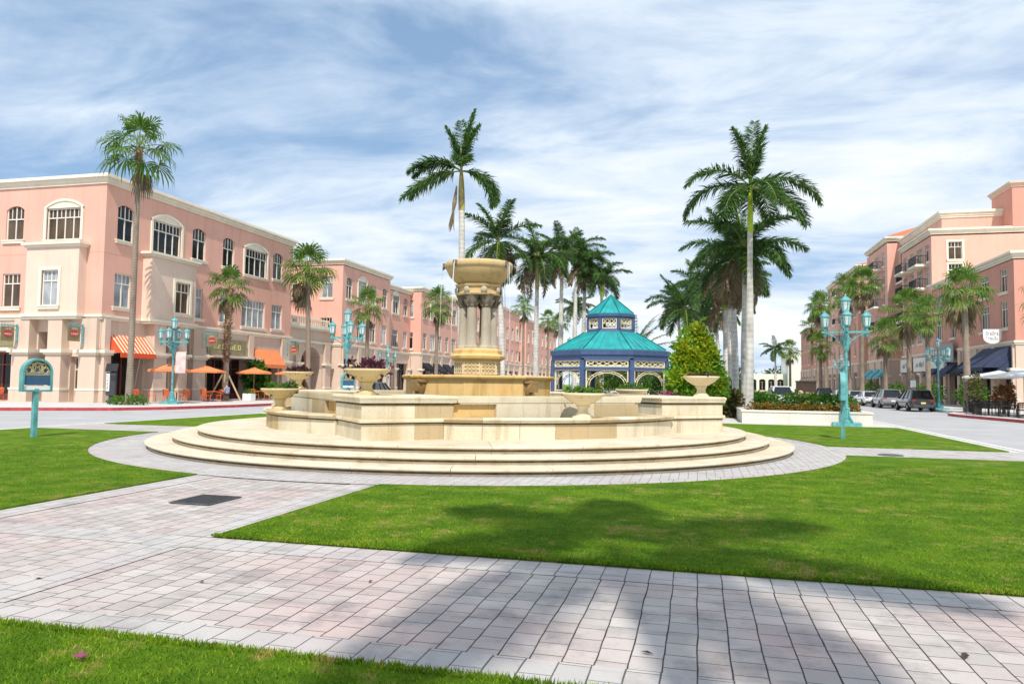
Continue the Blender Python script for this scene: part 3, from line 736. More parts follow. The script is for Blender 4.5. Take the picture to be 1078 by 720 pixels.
def royal(label, x, y, h, rb, crown='a', s=1., rz=0., lean=(0, 0), dead=None, shaft='shaft', shaft_len=1.7, group=None):
    """h = height where the crown starts, rb = trunk radius"""
    t = thing('royal_palm', label, 'palm tree', (x, y, 0), group=group)
    hs = h - shaft_len; mb = MB(); n = 22; pts = []; rad = []
    def cx(z): q = (z / h) ** 1.6; return lean[0] * q, lean[1] * q
    for i in range(n + 1):
        z = hs * i / n; tt = i / n
        pts.append((*cx(z), z - (.1 if i == 0 else 0))); rad.append(rb * (1.32 - .5 * min(1, tt * 7) + .22 * math.sin(PI * min(1, tt * 1.25)) - .18 * tt))
    mb.tube(pts, rad, 14); mb.build('trunk', 'royal_trunk', t, smooth=True)
    mb = MB(); pts = []; rad2 = []
    for i in range(9):
        tt = i / 8; z = hs - .02 + (shaft_len + .05) * tt; pts.append((*cx(z), z)); rad2.append(rad[-1] * (1.08 + .1 * math.sin(PI * tt) - .62 * tt ** 2))
    mb.tube(pts, rad2, 12); mb.build('crownshaft', shaft, t, smooth=True)
    top = (*cx(h), h - .1)
    child_copy(crown_meshes[crown][0], 'crown', t, top, (0, 0, rz), s); child_copy(crown_meshes[crown][1], 'frond_stem', t, top, (0, 0, rz), s)
    if dead is not None: child_copy(dead_meshes[dead], 'dead_fronds', t, (top[0], top[1], h - .3), (0, 0, rz), s)
    return t
GL, GR = 'royal palms in the row left of the gazebo', 'royal palms in the row right of the gazebo'
p1 = royal('lone tall royal palm rising behind the fountain bowl with windblown fronds', -14.6, 45.1, 15.5, .3, 'blown', 1.28, 0, (-.35, .2), None, 'shaft_tan', 2.7, GL)
mb = MB(); mb.tube([(-.5, -.25, 14.3), (-.6, -.3, 13.2), (-.72, -.3, 12.4)], [.05, .16, .05], 6); 
for k in range(9): mb.tube([(-.62, -.3, 12.9), (-.75 + .1 * math.sin(k * 2), -.3 + .1 * math.cos(k * 2), 12.2 - .05 * k), (-.8 + .2 * math.sin(k * 2), -.3 + .2 * math.cos(k * 2), 11.7 - .06 * k)], [.03, .05, .01], 4)
mb.build('hanging_dead_frond', 'dead', p1)
royal('royal palm with a full drooping crown just right of the fountain bowl', -14.7, 55.6, 12.8, .27, 'c', 1.25, .6, (-.5, 0), 0, 'shaft', 2.0, GL)
royal('royal palm with tan crownshaft, its trunk beside the gazebo left side', -14.6, 67.2, 13.6, .28, 'a', 1.35, 1.2, (.1, 0), 0, 'shaft_tan', 3.2, GL)
royal('royal palm directly left of the gazebo roof with a feathery upright crown', -14.6, 80, 16.0, .3, 'c', 1.3, 2.2, (.1, 0), 0, 'shaft_tan', 2.4, GL)
royal('far slim royal palm fifth from the fountain in the left row', -14.9, 91, 18.4, .3, 'b', 1.25, .4, (.3, 0), None, 'shaft', 3, GL)
royal('dark royal palm behind the gazebo lantern, nearer its left edge', -11.2, 74, 14.2, .25, 'b', 1.15, 1.9, (.2, 0), 1, 'shaft', 2, GL)
royal('royal palm behind the gazebo with its crown close above the turquoise roof peak', -9.2, 73, 12.3, .25, 'a', 1.0, 2.9, (0, 0), None, 'shaft', 2, GL)
royal('small far royal palm whose crown shows between the left row trunks', -17.5, 108, 13, .25, 'a', 1.1, .3, (0, 0), None, 'shaft', 2, GL)
royal('largest royal palm of all with a bright lime crownshaft, right of the lime tree', 2.43, 37.2, 11.4, .195, 'tall', 1.12, 0, (.08, 0), None, 'shaft', 2.3, GR)
royal('second royal palm tucked behind the largest one with heavy drooping fronds', 2.42, 41.2, 9.2, .19, 'a', 1.12, .8, (.05, 0), 0, 'shaft', 1.5, GR)
royal('royal palm behind the lime tree with a shaggy brown skirt of dead fronds', 2.24, 46.6, 9.6, .22, 'b', 1.1, 2.1, (-.2, 0), 1, 'shaft_tan', 1.5, GR)
royal('fourth royal palm along the right row, bare grey trunk behind the pier urn', 2.3, 53, 9.0, .22, 'b', 1.0, .2, (-.3, 0), None, 'shaft', 1.6, GR)
royal('fifth royal palm along the right row, thin trunk in deep shade', 2.3, 60.5, 9.2, .26, 'a', 1.1, 1.1, (-.3, 0), 0, 'shaft', 1.6, GR)
royal('royal palm with a low feathery crown above the lime tree top', -.6, 66, 8.3, .22, 'c', 1.05, .5, (-.4, 0), None, 'shaft', 1.4, GR)
royal('royal palm with arching fronds at the left edge of the right hand row', -1.3, 72, 9.4, .22, 'b', 1.1, 1.7, (-.6, 0), None, 'shaft', 1.4, GR)
royal('tall royal palm behind the lime tree, its crown highest left of the brown skirts', .3, 77, 11.6, .22, 'b', 1.2, .9, (-.2, 0), None, 'shaft', 1.5, GR)
royal('farthest visible royal palm of the right row', 2.3, 82, 9.8, .25, 'c', 1.1, 2.7, (-.4, 0), 0, 'shaft', 1.6, GR)
royal('lone distant royal palm standing before the white building at the street end', 18.4, 190, 10.6, .3, 'a', 1.3, .4, (0, 0), None, 'shaft', 2)
royal('royal palm behind the viewer whose shadow falls across the lawn and pavers', 2.1, -4.3, 15.6, .26, 'shade', 1.05, 0, (0, 0), None, 'shaft', 2)

def fan_leaf(mb, ms, base, az, el, pet, bl, r, dead=False):
    h = Vector((math.cos(az), math.sin(az), 0)); d = h * math.cos(el) + Vector((0, 0, math.sin(el)))
    p = Vector(base); m = p + d * pet * .6 + Vector((0, 0, -.02)); e = p + d * pet - Vector((0, 0, pet * .10)); ms.tube([p, m, e], [.028, .02, .014], 4)
    d2 = (d - Vector((0, 0, .35 if not dead else .8))).normalized(); lat = d2.cross(Vector((0, 0, 1)))
    if lat.length < .1: lat = Vector((-h.y, h.x, 0))
    lat.normalize(); nn = 22; up = lat.cross(d2)
    for i in range(nn):
        a = R(-118 + 236 * i / (nn - 1)) * (.35 if dead else 1); q = (d2 * math.cos(a) + lat * math.sin(a) + up * (.10 if i % 2 else -.06)).normalized()
        L = bl * (1 - .25 * (a / 2.06) ** 2) * r.uniform(.85, 1.08); wv = (q.cross(up)).normalized() * bl * .05
        k1 = e + q * L * .55; k2 = e + q * L * .85 - Vector((0, 0, L * .14)); k3 = e + q * L * .95 - Vector((0, 0, L * r.uniform(.35, .62)))
        mb.add([e, k1 + wv, k1 - wv, k2 + wv * .6, k2 - wv * .6, k3], [(0, 1, 2), (2, 1, 3, 4), (4, 3, 5)])
def fan_crown(seed, nl, nd):
    r = random.Random(seed); mb = MB(); ms = MB(); md = MB()
    for i in range(nl):
        t = i / nl; fan_leaf(mb, ms, (0, 0, .15 * (1 - t)), i * 2.4 + r.uniform(-.3, .3), R(84 - 125 * t + r.uniform(-14, 14)), r.uniform(.85, 1.25), r.uniform(.82, 1.08), r)
    for i in range(nd):
        fan_leaf(md, md, (0, 0, -.15 - .5 * i / nd), r.uniform(0, 6.28), R(r.uniform(-75, -40)), r.uniform(.6, .95), r.uniform(.7, .95), r, True)
    out = []
    for b, nm, mt in ((mb, 'crown', 'fan'), (ms, 'frond_stem', 'rachis'), (md, 'dead_fronds', 'dead')):
        o = b.build(nm, mt); out.append(o.data); bpy.data.objects.remove(o)
    return out
fan_meshes = [fan_crown(21, 19, 3), fan_crown(22, 22, 8), fan_crown(23, 18, 3)]
def fan(label, x, y, h, s, variant=0, rb=.2, rz=0., lean=0., shag=0., group=None, green=False):
    t = thing('fan_palm', label, 'palm tree', (x, y, 0), group=group); mb = MB(); n = 18; pts = []; rad = []
    for i in range(n + 1):
        tt = i / n; z = (h - shag * .7) * tt; pts.append((lean * tt ** 1.5, 0, z - (.1 if i == 0 else 0))); rad.append(rb * (1.35 - .35 * min(1, tt * 6) - .2 * tt))
    mb.tube(pts, rad, 12); mb.build('trunk', 'fan_trunk', t, smooth=True)
    if shag:
        mb = MB(); r = random.Random(int(x * 7 + y)); z0 = h - shag
        mb.tube([(lean * (z0 / h) ** 1.5, 0, z0), (lean, 0, h)], [rb * .95, rb * 1.15], 10)
        for i in range(int(shag * 46)):
            a = r.uniform(0, 6.28); z = z0 + shag * r.random(); q = lean * (z / h) ** 1.5; c, s_ = math.cos(a), math.sin(a)
            b0 = Vector((q + c * rb * .8, s_ * rb * .8, z)); b1 = Vector((q + c * rb * 1.75, s_ * rb * 1.75, z + r.uniform(.10, .26))); wv = Vector((-s_, c, 0)) * .05
            mb.add([b0 - wv * 1.5, b0 + wv * 1.5, b1 + wv * .7, b1 - wv * .7], [(0, 1, 2, 3)])
        mb.build('leaf_bases', 'boot_trunk', t)
    me = fan_meshes[variant]
    for k, nm in enumerate(('crown', 'frond_stem', 'dead_fronds')):
        o = child_copy(me[k], nm, t, (lean, 0, h), (0, 0, rz), s)
        if k == 0 and green:
            o.material_slots[0].link = 'OBJECT'; o.material_slots[0].material = M['fan_dark']
    return t
GA, GB = 'fan palms along the left sidewalk', 'fan palms along the right sidewalk'
fan('tall fan palm with a bare slim trunk before the corner building', -34.0, 38.6, 16.0, 1.31, 0, .19, .4, .0, 1.7, GA, True)
k2 = fan('short fan palm with red brown shaggy trunk held by timber braces', -34.9, 49.4, 8.5, 1.02, 2, .24, 1.1, .1, 5.6, GA, True)
fan('fan palm with a wide skirt of hanging dry leaves beside the arched gateway', -34, 60.2, 11.6, 1.51, 1, .24, 2.0, -.35, .6, GA)
fan('medium fan palm behind the teal lamp with five lanterns, before the second pink building', -34, 72.3, 9.4, 1.26, 2, .24, .2, 0, 1.2, GA)
fan('fan palm with a brown shaggy neck directly left of the fountain bowl', -34, 93.8, 12.0, 1.51, 2, .28, 2.6, 0, 3.0, GA)
fan('slim far fan palm between the fountain and the third royal trunk', -31, 132, 15.6, 1.37, 0, .25, .9, 0, .8, GA)
fan('farther slim fan palm, left one of a close pair beyond the royal row', -32, 160, 15.6, 1.37, 0, .25, 1.9, 0, .8, GA)
fan('farther slim fan palm, right one of a close pair beyond the royal row', -31, 168, 15.4, 1.51, 1, .25, 2.9, 0, .8, GA)
mb = MB()
for a in range(4):
    b = a * PI / 2 + .5; mb.bar((1.15 * math.cos(b), 1.15 * math.sin(b), 0), (.2 * math.cos(b), .2 * math.sin(b), 2.0), .11)
for o in [mb.build('timber_brace', 'wood', k2)]: o['kind'] = None if False else 'part'
del o['kind']
fan('right sidewalk fan palm with a tan skirt, beside the black cafe chairs', 19.0, 60.1, 8.7, 1.20, 1, .24, .5, -.1, .7, GB)
fan('short fan palm behind the bright teal lamp across the street', 19.2, 70.2, 7.9, 1.05, 2, .22, 1.4, 0, 1.2, GB)
fan('fan palm above the dark parked car, crown before the balconies', 19.1, 75.6, 8.7, 1.33, 0, .24, 2.2, 0, 1.5, GB)
fan('low fan palm above the grey parked car with brown neck', 19.1, 84.6, 6.9, 1.20, 2, .24, .1, 0, 1.4, GB)
fan('tall fan palm high behind the lamp head on the right', 19.3, 97, 14.2, 1.36, 1, .25, 2.9, .2, .8, GB)
fan('tall fan palm just left of the lamp head on the right', 19.2, 104, 14.2, 1.43, 0, .25, .8, -.3, .8, GB)
fan('low round fan palm seen behind the lamp pole', 16.9, 112, 7.5, 1.24, 2, .25, 1.8, 0, 1, GB)
fan('slim fan palm leaning left far down the right sidewalk', 19.4, 123, 14.4, 1.36, 0, .25, 1.0, -.8, .8, GB)
fan('slim fan palm second in the far right line, darker crown', 19.4, 132, 15.0, 1.30, 1, .25, 2.4, .3, .8, GB)
fan('slim fan palm of middle height in the far right line', 19.3, 137, 11.8, 1.24, 2, .25, .3, 0, .8, GB)
fan('shortest fan palm of the far right line beside the kiosk', 16.5, 144, 8.2, 1.24, 0, .25, 1.2, 0, .8, GB)
fan('fan palm cut by the right frame edge before the near pink block', 19.5, 48.2, 6.6, 1.18, 2, .23, 2.0, .3, 1, GB)

# date palm with stiff arching fronds behind the gazebo
t = thing('date_palm', 'date palm with long stiff spiky fronds behind the gazebo right side', 'palm tree', (-5.2, 63, 0)); mb = MB(); mb.tube([(0, 0, -.1), (0, 0, 2), (0, 0, 4.0)], [.45, .38, .42], 12); mb.build('trunk', 'boot_trunk', t, smooth=True)
mb = MB(); ms = MB(); r = random.Random(5)
for i in range(30):
    royal_frond(mb, ms, (0, 0, 4.0), i * 2.4, R(78 - 3.4 * i + r.uniform(-4, 4)), 4.2, .75, r, 46, .02, .42, .15)
mb.build('crown', 'royal', t); ms.build('frond_stem', 'rachis', t)

def tree(name, label, cat, x, y, blobs, n, size, mat, trunk=None, seed=1, group=None, limbs=0):
    t = thing(name, label, cat, (x, y, 0), group=group); r = random.Random(seed)
    mb = MB(); leaf_cloud(mb, blobs, n, size, r); mb.build('crown' if trunk else 'foliage', mat, t)
    if trunk:
        mb = MB(); h, rad = trunk; mb.tube([(0, 0, -.1), (.03, .02, h * .5), (0, .05, h)], [rad * 1.3, rad, rad * .7], 8)
        for k in range(limbs):
            b = blobs[k % len(blobs)]; mb.tube([(0, .02, h * .7), (b[0] * .5, b[1] * .5, (h + b[2]) / 2), (b[0] * .8, b[1] * .8, b[2])], [rad * .6, rad * .4, rad * .15], 5)
        mb.build('trunk', 'bark', t, smooth=True)
    return t
tr = tree('leafy_tree', 'bushy tree with lime yellow young leaves between the gazebo and the palms', 'tree', -.1, 39.3,
     [(0, 0, 2.4, 1.25, 1.2, 1.5), (-.75, -.2, 2.0, .8, .9, 1.1), (.8, -.1, 2.1, .85, .9, 1.0), (-.2, 0, 3.9, .8, .8, 1.1), (.55, .1, 3.5, .7, .7, .9), (-.7, 0, 3.2, .6, .7, .8), (.0, -.1, 4.8, .4, .45, .55), (1.15, 0, 1.3, .6, .7, .8), (-1.2, 0, 1.2, .5, .7, .8), (1.0, 0, 3.0, .5, .5, .6), (-1.05, 0, 2.9, .45, .5, .6), (.35, 0, 4.4, .45, .4, .4), (-.5, 0, 4.4, .35, .4, .4), (1.25, .1, 2.3, .35, .4, .4), (.85, -.2, 3.6, .35, .3, .3), (-.85, -.1, 3.7, .3, .3, .35), (.25, -.2, 5.2, .22, .2, .3), (-.35, 0, 5.0, .25, .2, .3), (.75, 0, 4.6, .25, .25, .3), (1.45, 0, 2.9, .25, .3, .25), (-1.4, 0, 2.3, .3, .3, .3), (1.5, -.1, 1.7, .3, .3, .3), (-.95, -.1, 4.3, .2, .2, .25)], 4600, .31, 'lime_bush', (3.2, .11), 3, None, 7)
mb = MB(); leaf_cloud(mb, [(-.1, -.8, 3.3, .7, .4, .8), (.45, -.75, 2.6, .6, .35, .6), (-.6, -.75, 3.9, .4, .35, .5), (.1, -.4, 4.8, .45, .45, .5), (-.4, -1.0, 2.5, .5, .35, .5), (.75, -.5, 3.5, .4, .35, .5), (-1.0, -.7, 2.2, .4, .35, .5), (1.1, -.7, 1.9, .4, .3, .4), (-.8, -.5, 3.1, .4, .4, .5), (.5, -.4, 4.2, .4, .4, .5)], 2600, .24, random.Random(9), hollow=.1)
mb.build('young_leaves', 'bush_lime', tr); tr.scale = (.91, .91, .91)
tree('bougainvillea', 'low pink flowering bush beside the gazebo right post', 'bush', -1.3, 38.6, [(0, 0, .75, .55, .5, .55), (.35, 0, .6, .4, .4, .4)], 700, .16, 'pinkflower', None, 4)
SH = 'shrubs around the gazebo'
for i, (x, y, rx, h, mt, lab) in enumerate([(-4.4, 61, 1.3, 2.4, 'hedge', 'round green shrub seen through the right gazebo arch'), (-7.2, 62.5, 1.6, 2.6, 'bush', 'green shrub seen through the middle gazebo arch'), (-8.6, 61.2, 1.0, 1.9, 'bush_lime', 'yellow green shrub seen through the left half of the middle gazebo arch'),
        (-2.4, 58, 1.1, 2.2, 'bush', 'dark shrub right of the gazebo behind the pink flowers'), (1.5, 40.2, .8, 1.35, 'brownbush', 'dry brownish shrub at the foot of the large royal palm'), (.9, 44.5, 1.3, 1.6, 'bush', 'low dark green shrub under the lime tree'), (2.2, 50, 1.3, 1.9, 'bush', 'dark shrub among the right row of royal trunks'), (3.3, 47, .9, 1.2, 'hedge', 'green shrub behind the flower bed left end'), (-2.6, 40.6, .7, .9, 'bush', 'small dark shrub seen in the gap of the fountain wall')]):
    tree('shrub', lab, 'bush', x, y, [(0, 0, h * .5, rx, rx * .8, h * .55), (rx * .4, 0, h * .45, rx * .7, rx * .7, h * .5), (-rx * .4, .1, h * .55, rx * .6, rx * .6, h * .5)], 1300, .2, mt, None, 30 + i, SH)

# raised planter with hedge and crotons on the right
t = thing('raised_planter', 'long pale stone planter bed with coping right of the fountain', 'planter', (1.95, 34.9, 0))
mb = MB(); wallblocks(mb, (0, 0), (5.4, 0), .3, 0, .50, 8); wallblocks(mb, (5.4, .302), (5.4, 9), .3, 0, .50, 10); wallblocks(mb, (0, 9), (0, .3), .3, 0, .50, 10)
mb.build('wall', 'planter_stone', t)
mb = MB(); mb.box(-.04, 5.44, -.04, .34, .50, .58); mb.box(5.06, 5.44, .34, 9, .50, .58); mb.box(-.04, .34, .34, 9, .50, .58); mb.build('coping', 'planter_stone', t)
mb = MB(); mb.box(.3, 5.1, .3, 9, .2, .46); mb.build('soil', 'soil', t)
for i, (x, w_, lab) in enumerate([(3.1, .55, 'leftmost clipped green bush in the raised planter'), (4.3, .6, 'second clipped green bush from the left in the raised planter'), (5.35, .55, 'third clipped green bush in the raised planter, left of the lamp'), (6.35, .5, 'clipped green bush in the raised planter directly behind the lamp')]):
    tree('clipped_bush', lab, 'bush', x, 36.1 + .15 * (i % 2), [(0, 0, .95, w_, .5, .42), (w_ * .5, .1, .85, .35, .4, .35), (-w_ * .5, 0, .9, .35, .4, .35)], 1100, .13, 'hedge', None, 50 + i, 'clipped bushes in the raised planter')
CR = 'crotons edging the raised planter'
for i in range(9):
    x = 2.5 + i * .52
    tree('croton', 'knee high orange and green croton edging the raised planter front', 'plant', x, 35.45 + .06 * (i % 2), [(0, 0, .62, .32, .24, .22), (.1, 0, .72, .2, .2, .16)], 260, .12, 'croton', None, 70 + i, CR)

# ------------------------------------------------------------------ gazebo
GX, GY = -6.2, 54.6
gz = thing('gazebo', 'blue and ivory eight sided gazebo with a two level turquoise roof', 'gazebo', (GX, GY, 0), R(3))
def octa(Rr, k, off=22.5): a = R(45 * k + off); return Vector((Rr * math.cos(a), Rr * math.sin(a), 0))
GRr = 4.35
mb = MB(); mb.lathe([(0, .3), (4.7, .3), (4.7, .15), (5.1, .15), (5.1, 0), (0, 0)], 8, rot=R(22.5)); mb.build('floor_slab', 'median', gz)
for k in range(8):
    p, q = octa(GRr, k), octa(GRr, k + 1); d = (q - p).normalized(); n = Vector((d.y, -d.x, 0)); L = (q - p).length
    mb = MB(); a_ = math.atan2(p.y, p.x)
    def OB(mb, s0, s1, n0, n1, z0, z1):
        P = [p + d * s + n * m + Vector((0, 0, z)) for z in (z0, z1) for s, m in ((s0, n0), (s1, n0), (s1, n1), (s0, n1))]
        mb.add(P, [(3, 2, 1, 0), (4, 5, 6, 7), (0, 1, 5, 4), (1, 2, 6, 5), (2, 3, 7, 6), (3, 0, 4, 7)])
    mb.lathe([(0, .3), (.26, .3), (.26, .5), (.21, .52), (.21, 3.3), (0, 3.3)], 4, (p.x, p.y), rot=a_ + PI / 4); mb.build('post', 'blue', gz)
    mb = MB(); OB(mb, .12, L - .12, -.10, .10, 2.62, 2.82); OB(mb, .10, L - .10, -.12, .12, 3.28, 3.42); mb.build('beam', 'blue', gz)
    mb = MB(); i0, i1 = .22, L - .22                       # ivory lattice frieze
    OB(mb, i0, i1, -.05, .05, 2.82, 2.90); OB(mb, i0, i1, -.05, .05, 3.20, 3.28); OB(mb, i0, i0 + .07, -.05, .05, 2.9, 3.2); OB(mb, i1 - .07, i1, -.05, .05, 2.9, 3.2)
    m_ = 5; st = (i1 - i0 - .14) / m_
    for j in range(m_):
        x0 = i0 + .07 + j * st
        for s0, s1 in ((x0, x0 + st), (x0 + st, x0)):
            mb.bar(p + d * s0 + Vector((0, 0, 2.9)), p + d * s1 + Vector((0, 0, 3.2)), .045, .05)
    mb.build('frieze', 'ivory', gz)
    mb = MB(); cx, rz_ = L / 2, (L - .5) / 2                # ivory arch with side frames
    OB(mb, .22, .29, -.04, .04, .5, 2.62); OB(mb, L - .29, L - .22, -.04, .04, .5, 2.62); OB(mb, .29, L - .29, -.04, .04, 2.56, 2.62)
    for rr_ in (rz_ - .04, rz_ - .2):
        pts = [p + d * (cx + rr_ * math.cos(PI * j / 20)) + Vector((0, 0, 1.55 + (.98 if rr_ > rz_ - .1 else .86) * math.sin(PI * j / 20))) for j in range(21)]
        mb.tube(pts, .026, 6)
    for j in (3, 5, 15, 17):
        a1 = PI * j / 20; mb.bar(p + d * (cx + (rz_ - .2) * math.cos(a1)) + Vector((0, 0, 1.55 + .86 * math.sin(a1))), p + d * (cx + (rz_ + .0) * math.cos(a1) * 1.05) + Vector((0, 0, 1.55 + 1.05 * math.sin(a1))), .03)
    mb.build('arch', 'ivory', gz)
    if k not in (5, 6):
        mb = MB(); OB(mb, .24, L - .24, -.03, .03, 1.15, 1.22); OB(mb, .24, L - .24, -.03, .03, .42, .48)
        for j in range(14): OB(mb, .34 + j * (L - .7) / 13, .36 + j * (L - .7) / 13, -.012, .012, .48, 1.15)
        mb.build('railing', 'ivory', gz)
mb = MB(); mb.lathe([(4.30, 3.40), (4.46, 3.42), (4.48, 3.62), (4.58, 3.66), (4.6, 3.98), (4.40, 4.02), (4.0, 4.0)], 8, rot=R(22.5)); mb.build('fascia', 'blue', gz)
def seamroof(r0, z0, r1, z1, nm, ns):
    mb = MB(); mb.lathe([(r0, z0), (r0, z0 + .05), (r1, z1 + .05), (r1, z1)], 8, rot=R(22.5))
    for k in range(8):
        a0, a1 = octa(r0, k), octa(r0, k + 1); b0, b1 = octa(r1, k), octa(r1, k + 1)
        for j in range(ns + 1):
            t_ = j / ns; e = a0.lerp(a1, t_) + Vector((0, 0, z0 + .06)); f = b0.lerp(b1, t_) + Vector((0, 0, z1 + .06)); mb.bar(e, f, .05, .07 if 0 < j < ns else .12)
    return mb.build(nm, 'teal_roof', gz)
seamroof(4.30, 4.02, 2.02, 5.33, 'lower_roof', 6)
mb = MB(); mb.lathe([(2.05, 5.25), (1.86, 5.40), (1.80, 5.62), (1.74, 5.64), (1.6, 5.64)], 8, rot=R(22.5)); mb.build('lantern_base', 'blue', gz)
for k in range(8):
    p, q = octa(1.72, k), octa(1.72, k + 1); d = (q - p).normalized(); n = Vector((d.y, -d.x, 0)); L = (q - p).length
    mb = MB(); mb.lathe([(0, 5.6), (.15, 5.6), (.15, 6.4), (0, 6.4)], 6, (p.x, p.y)); mb.build('lantern_post', 'blue', gz)
    mb = MB()
    for z0, z1 in ((5.64, 5.70), (5.98, 6.02), (6.32, 6.38)): OB(mb, .14, L - .14, -.05, .05, z0, z1)
    for s0 in (.14, L - .2): OB(mb, s0, s0 + .06, -.05, .05, 5.7, 6.32)
    for j in range(3):
        st = (L - .4) / 3; x0 = .2 + j * st
        for s0, s1 in ((x0, x0 + st), (x0 + st, x0)): mb.bar(p + d * s0 + Vector((0, 0, 6.02)), p + d * s1 + Vector((0, 0, 6.32)), .03, .04)
    mb.build('lantern_window', 'ivory', gz)
mb = MB(); mb.lathe([(1.6, 6.36), (1.82, 6.38), (1.84, 6.48), (1.92, 6.52), (1.92, 6.70), (1.5, 6.72)], 8, rot=R(22.5)); mb.build('lantern_fascia', 'blue', gz)
seamroof(1.80, 6.72, .05, 8.1, 'upper_roof', 4)
mb = MB(); mb.lathe([(0, 8.35), (.05, 8.3), (.09, 8.2), (.04, 8.12), (.1, 8.08), (.1, 8.0), (0, 8.0)], 10); mb.build('finial', 'teal_roof', gz, smooth=True)

# ------------------------------------------------------------------ buildings
class Face:
    """a wall plane: P start point, S unit vector along it, Nn outward normal; pt(s, n, z)"""
    def __init__(s, P, S, Nn): s.P = P; s.S = S; s.N = Nn
    def pt(s, a, n, z): return (s.P[0] + s.S[0] * a + s.N[0] * n, s.P[1] + s.S[1] * a + s.N[1] * n, z)
    def box(s, mb, a0, a1, n0, n1, z0, z1):
        P = [s.pt(a, n, z) for z in (z0, z1) for a, n in ((a0, n0), (a1, n0), (a1, n1), (a0, n1))]
        mb.add(P, [(3, 2, 1, 0), (4, 5, 6, 7), (0, 1, 5, 4), (1, 2, 6, 5), (2, 3, 7, 6), (3, 0, 4, 7)])
    def quad(s, mb, pts): mb.add([s.pt(*p) for p in pts], [tuple(range(len(pts)))])
def wall(mb, F, s0, s1, z0, z1, ops, n=0.):
    """wall rectangle with openings (a, b, za, zb, depth, rise): real holes with reveals; rise > 0 gives a segmental arched head"""
    S = sorted({s0, s1, *[o[0] for o in ops], *[o[1] for o in ops]}); Z = sorted({z0, z1, *[o[2] for o in ops], *[o[3] for o in ops]})
    S = [x for x in S if s0 - 1e-6 <= x <= s1 + 1e-6]; Z = [x for x in Z if z0 - 1e-6 <= x <= z1 + 1e-6]
    for a, b in zip(S, S[1:]):
        run = None
        for c, d in zip(Z, Z[1:]):
            m, k = (a + b) / 2, (c + d) / 2
            if any(o[0] < m < o[1] and o[2] < k < o[3] for o in ops): continue
            F.quad(mb, [(a, n, c), (b, n, c), (b, n, d), (a, n, d)])
    for a, b, c, d, dep, rise in ops:
        i = n - dep
        F.quad(mb, [(a, n, c), (a, i, c), (a, i, d - rise), (a, n, d - rise)]); F.quad(mb, [(b, n, c), (b, i, c), (b, i, d - rise), (b, n, d - rise)])
        F.quad(mb, [(a, n, c), (b, n, c), (b, i, c), (a, i, c)])
        if rise < .01: F.quad(mb, [(a, n, d), (b, n, d), (b, i, d), (a, i, d)])
        else:
            K = 10; h = (b - a) / 2; Rr = (h * h + rise * rise) / (2 * rise); cz = d - Rr
            pts = [(a + (b - a) * j / K, cz + math.sqrt(max(0, Rr * Rr - (a + (b - a) * j / K - (a + h)) ** 2))) for j in range(K + 1)]
            for (xa, za), (xb, zb) in zip(pts, pts[1:]):
                F.quad(mb, [(xa, n, za), (xb, n, zb), (xb, n, d), (xa, n, d)]); F.quad(mb, [(xa, n, za), (xb, n, zb), (xb, i, zb), (xa, i, za)])
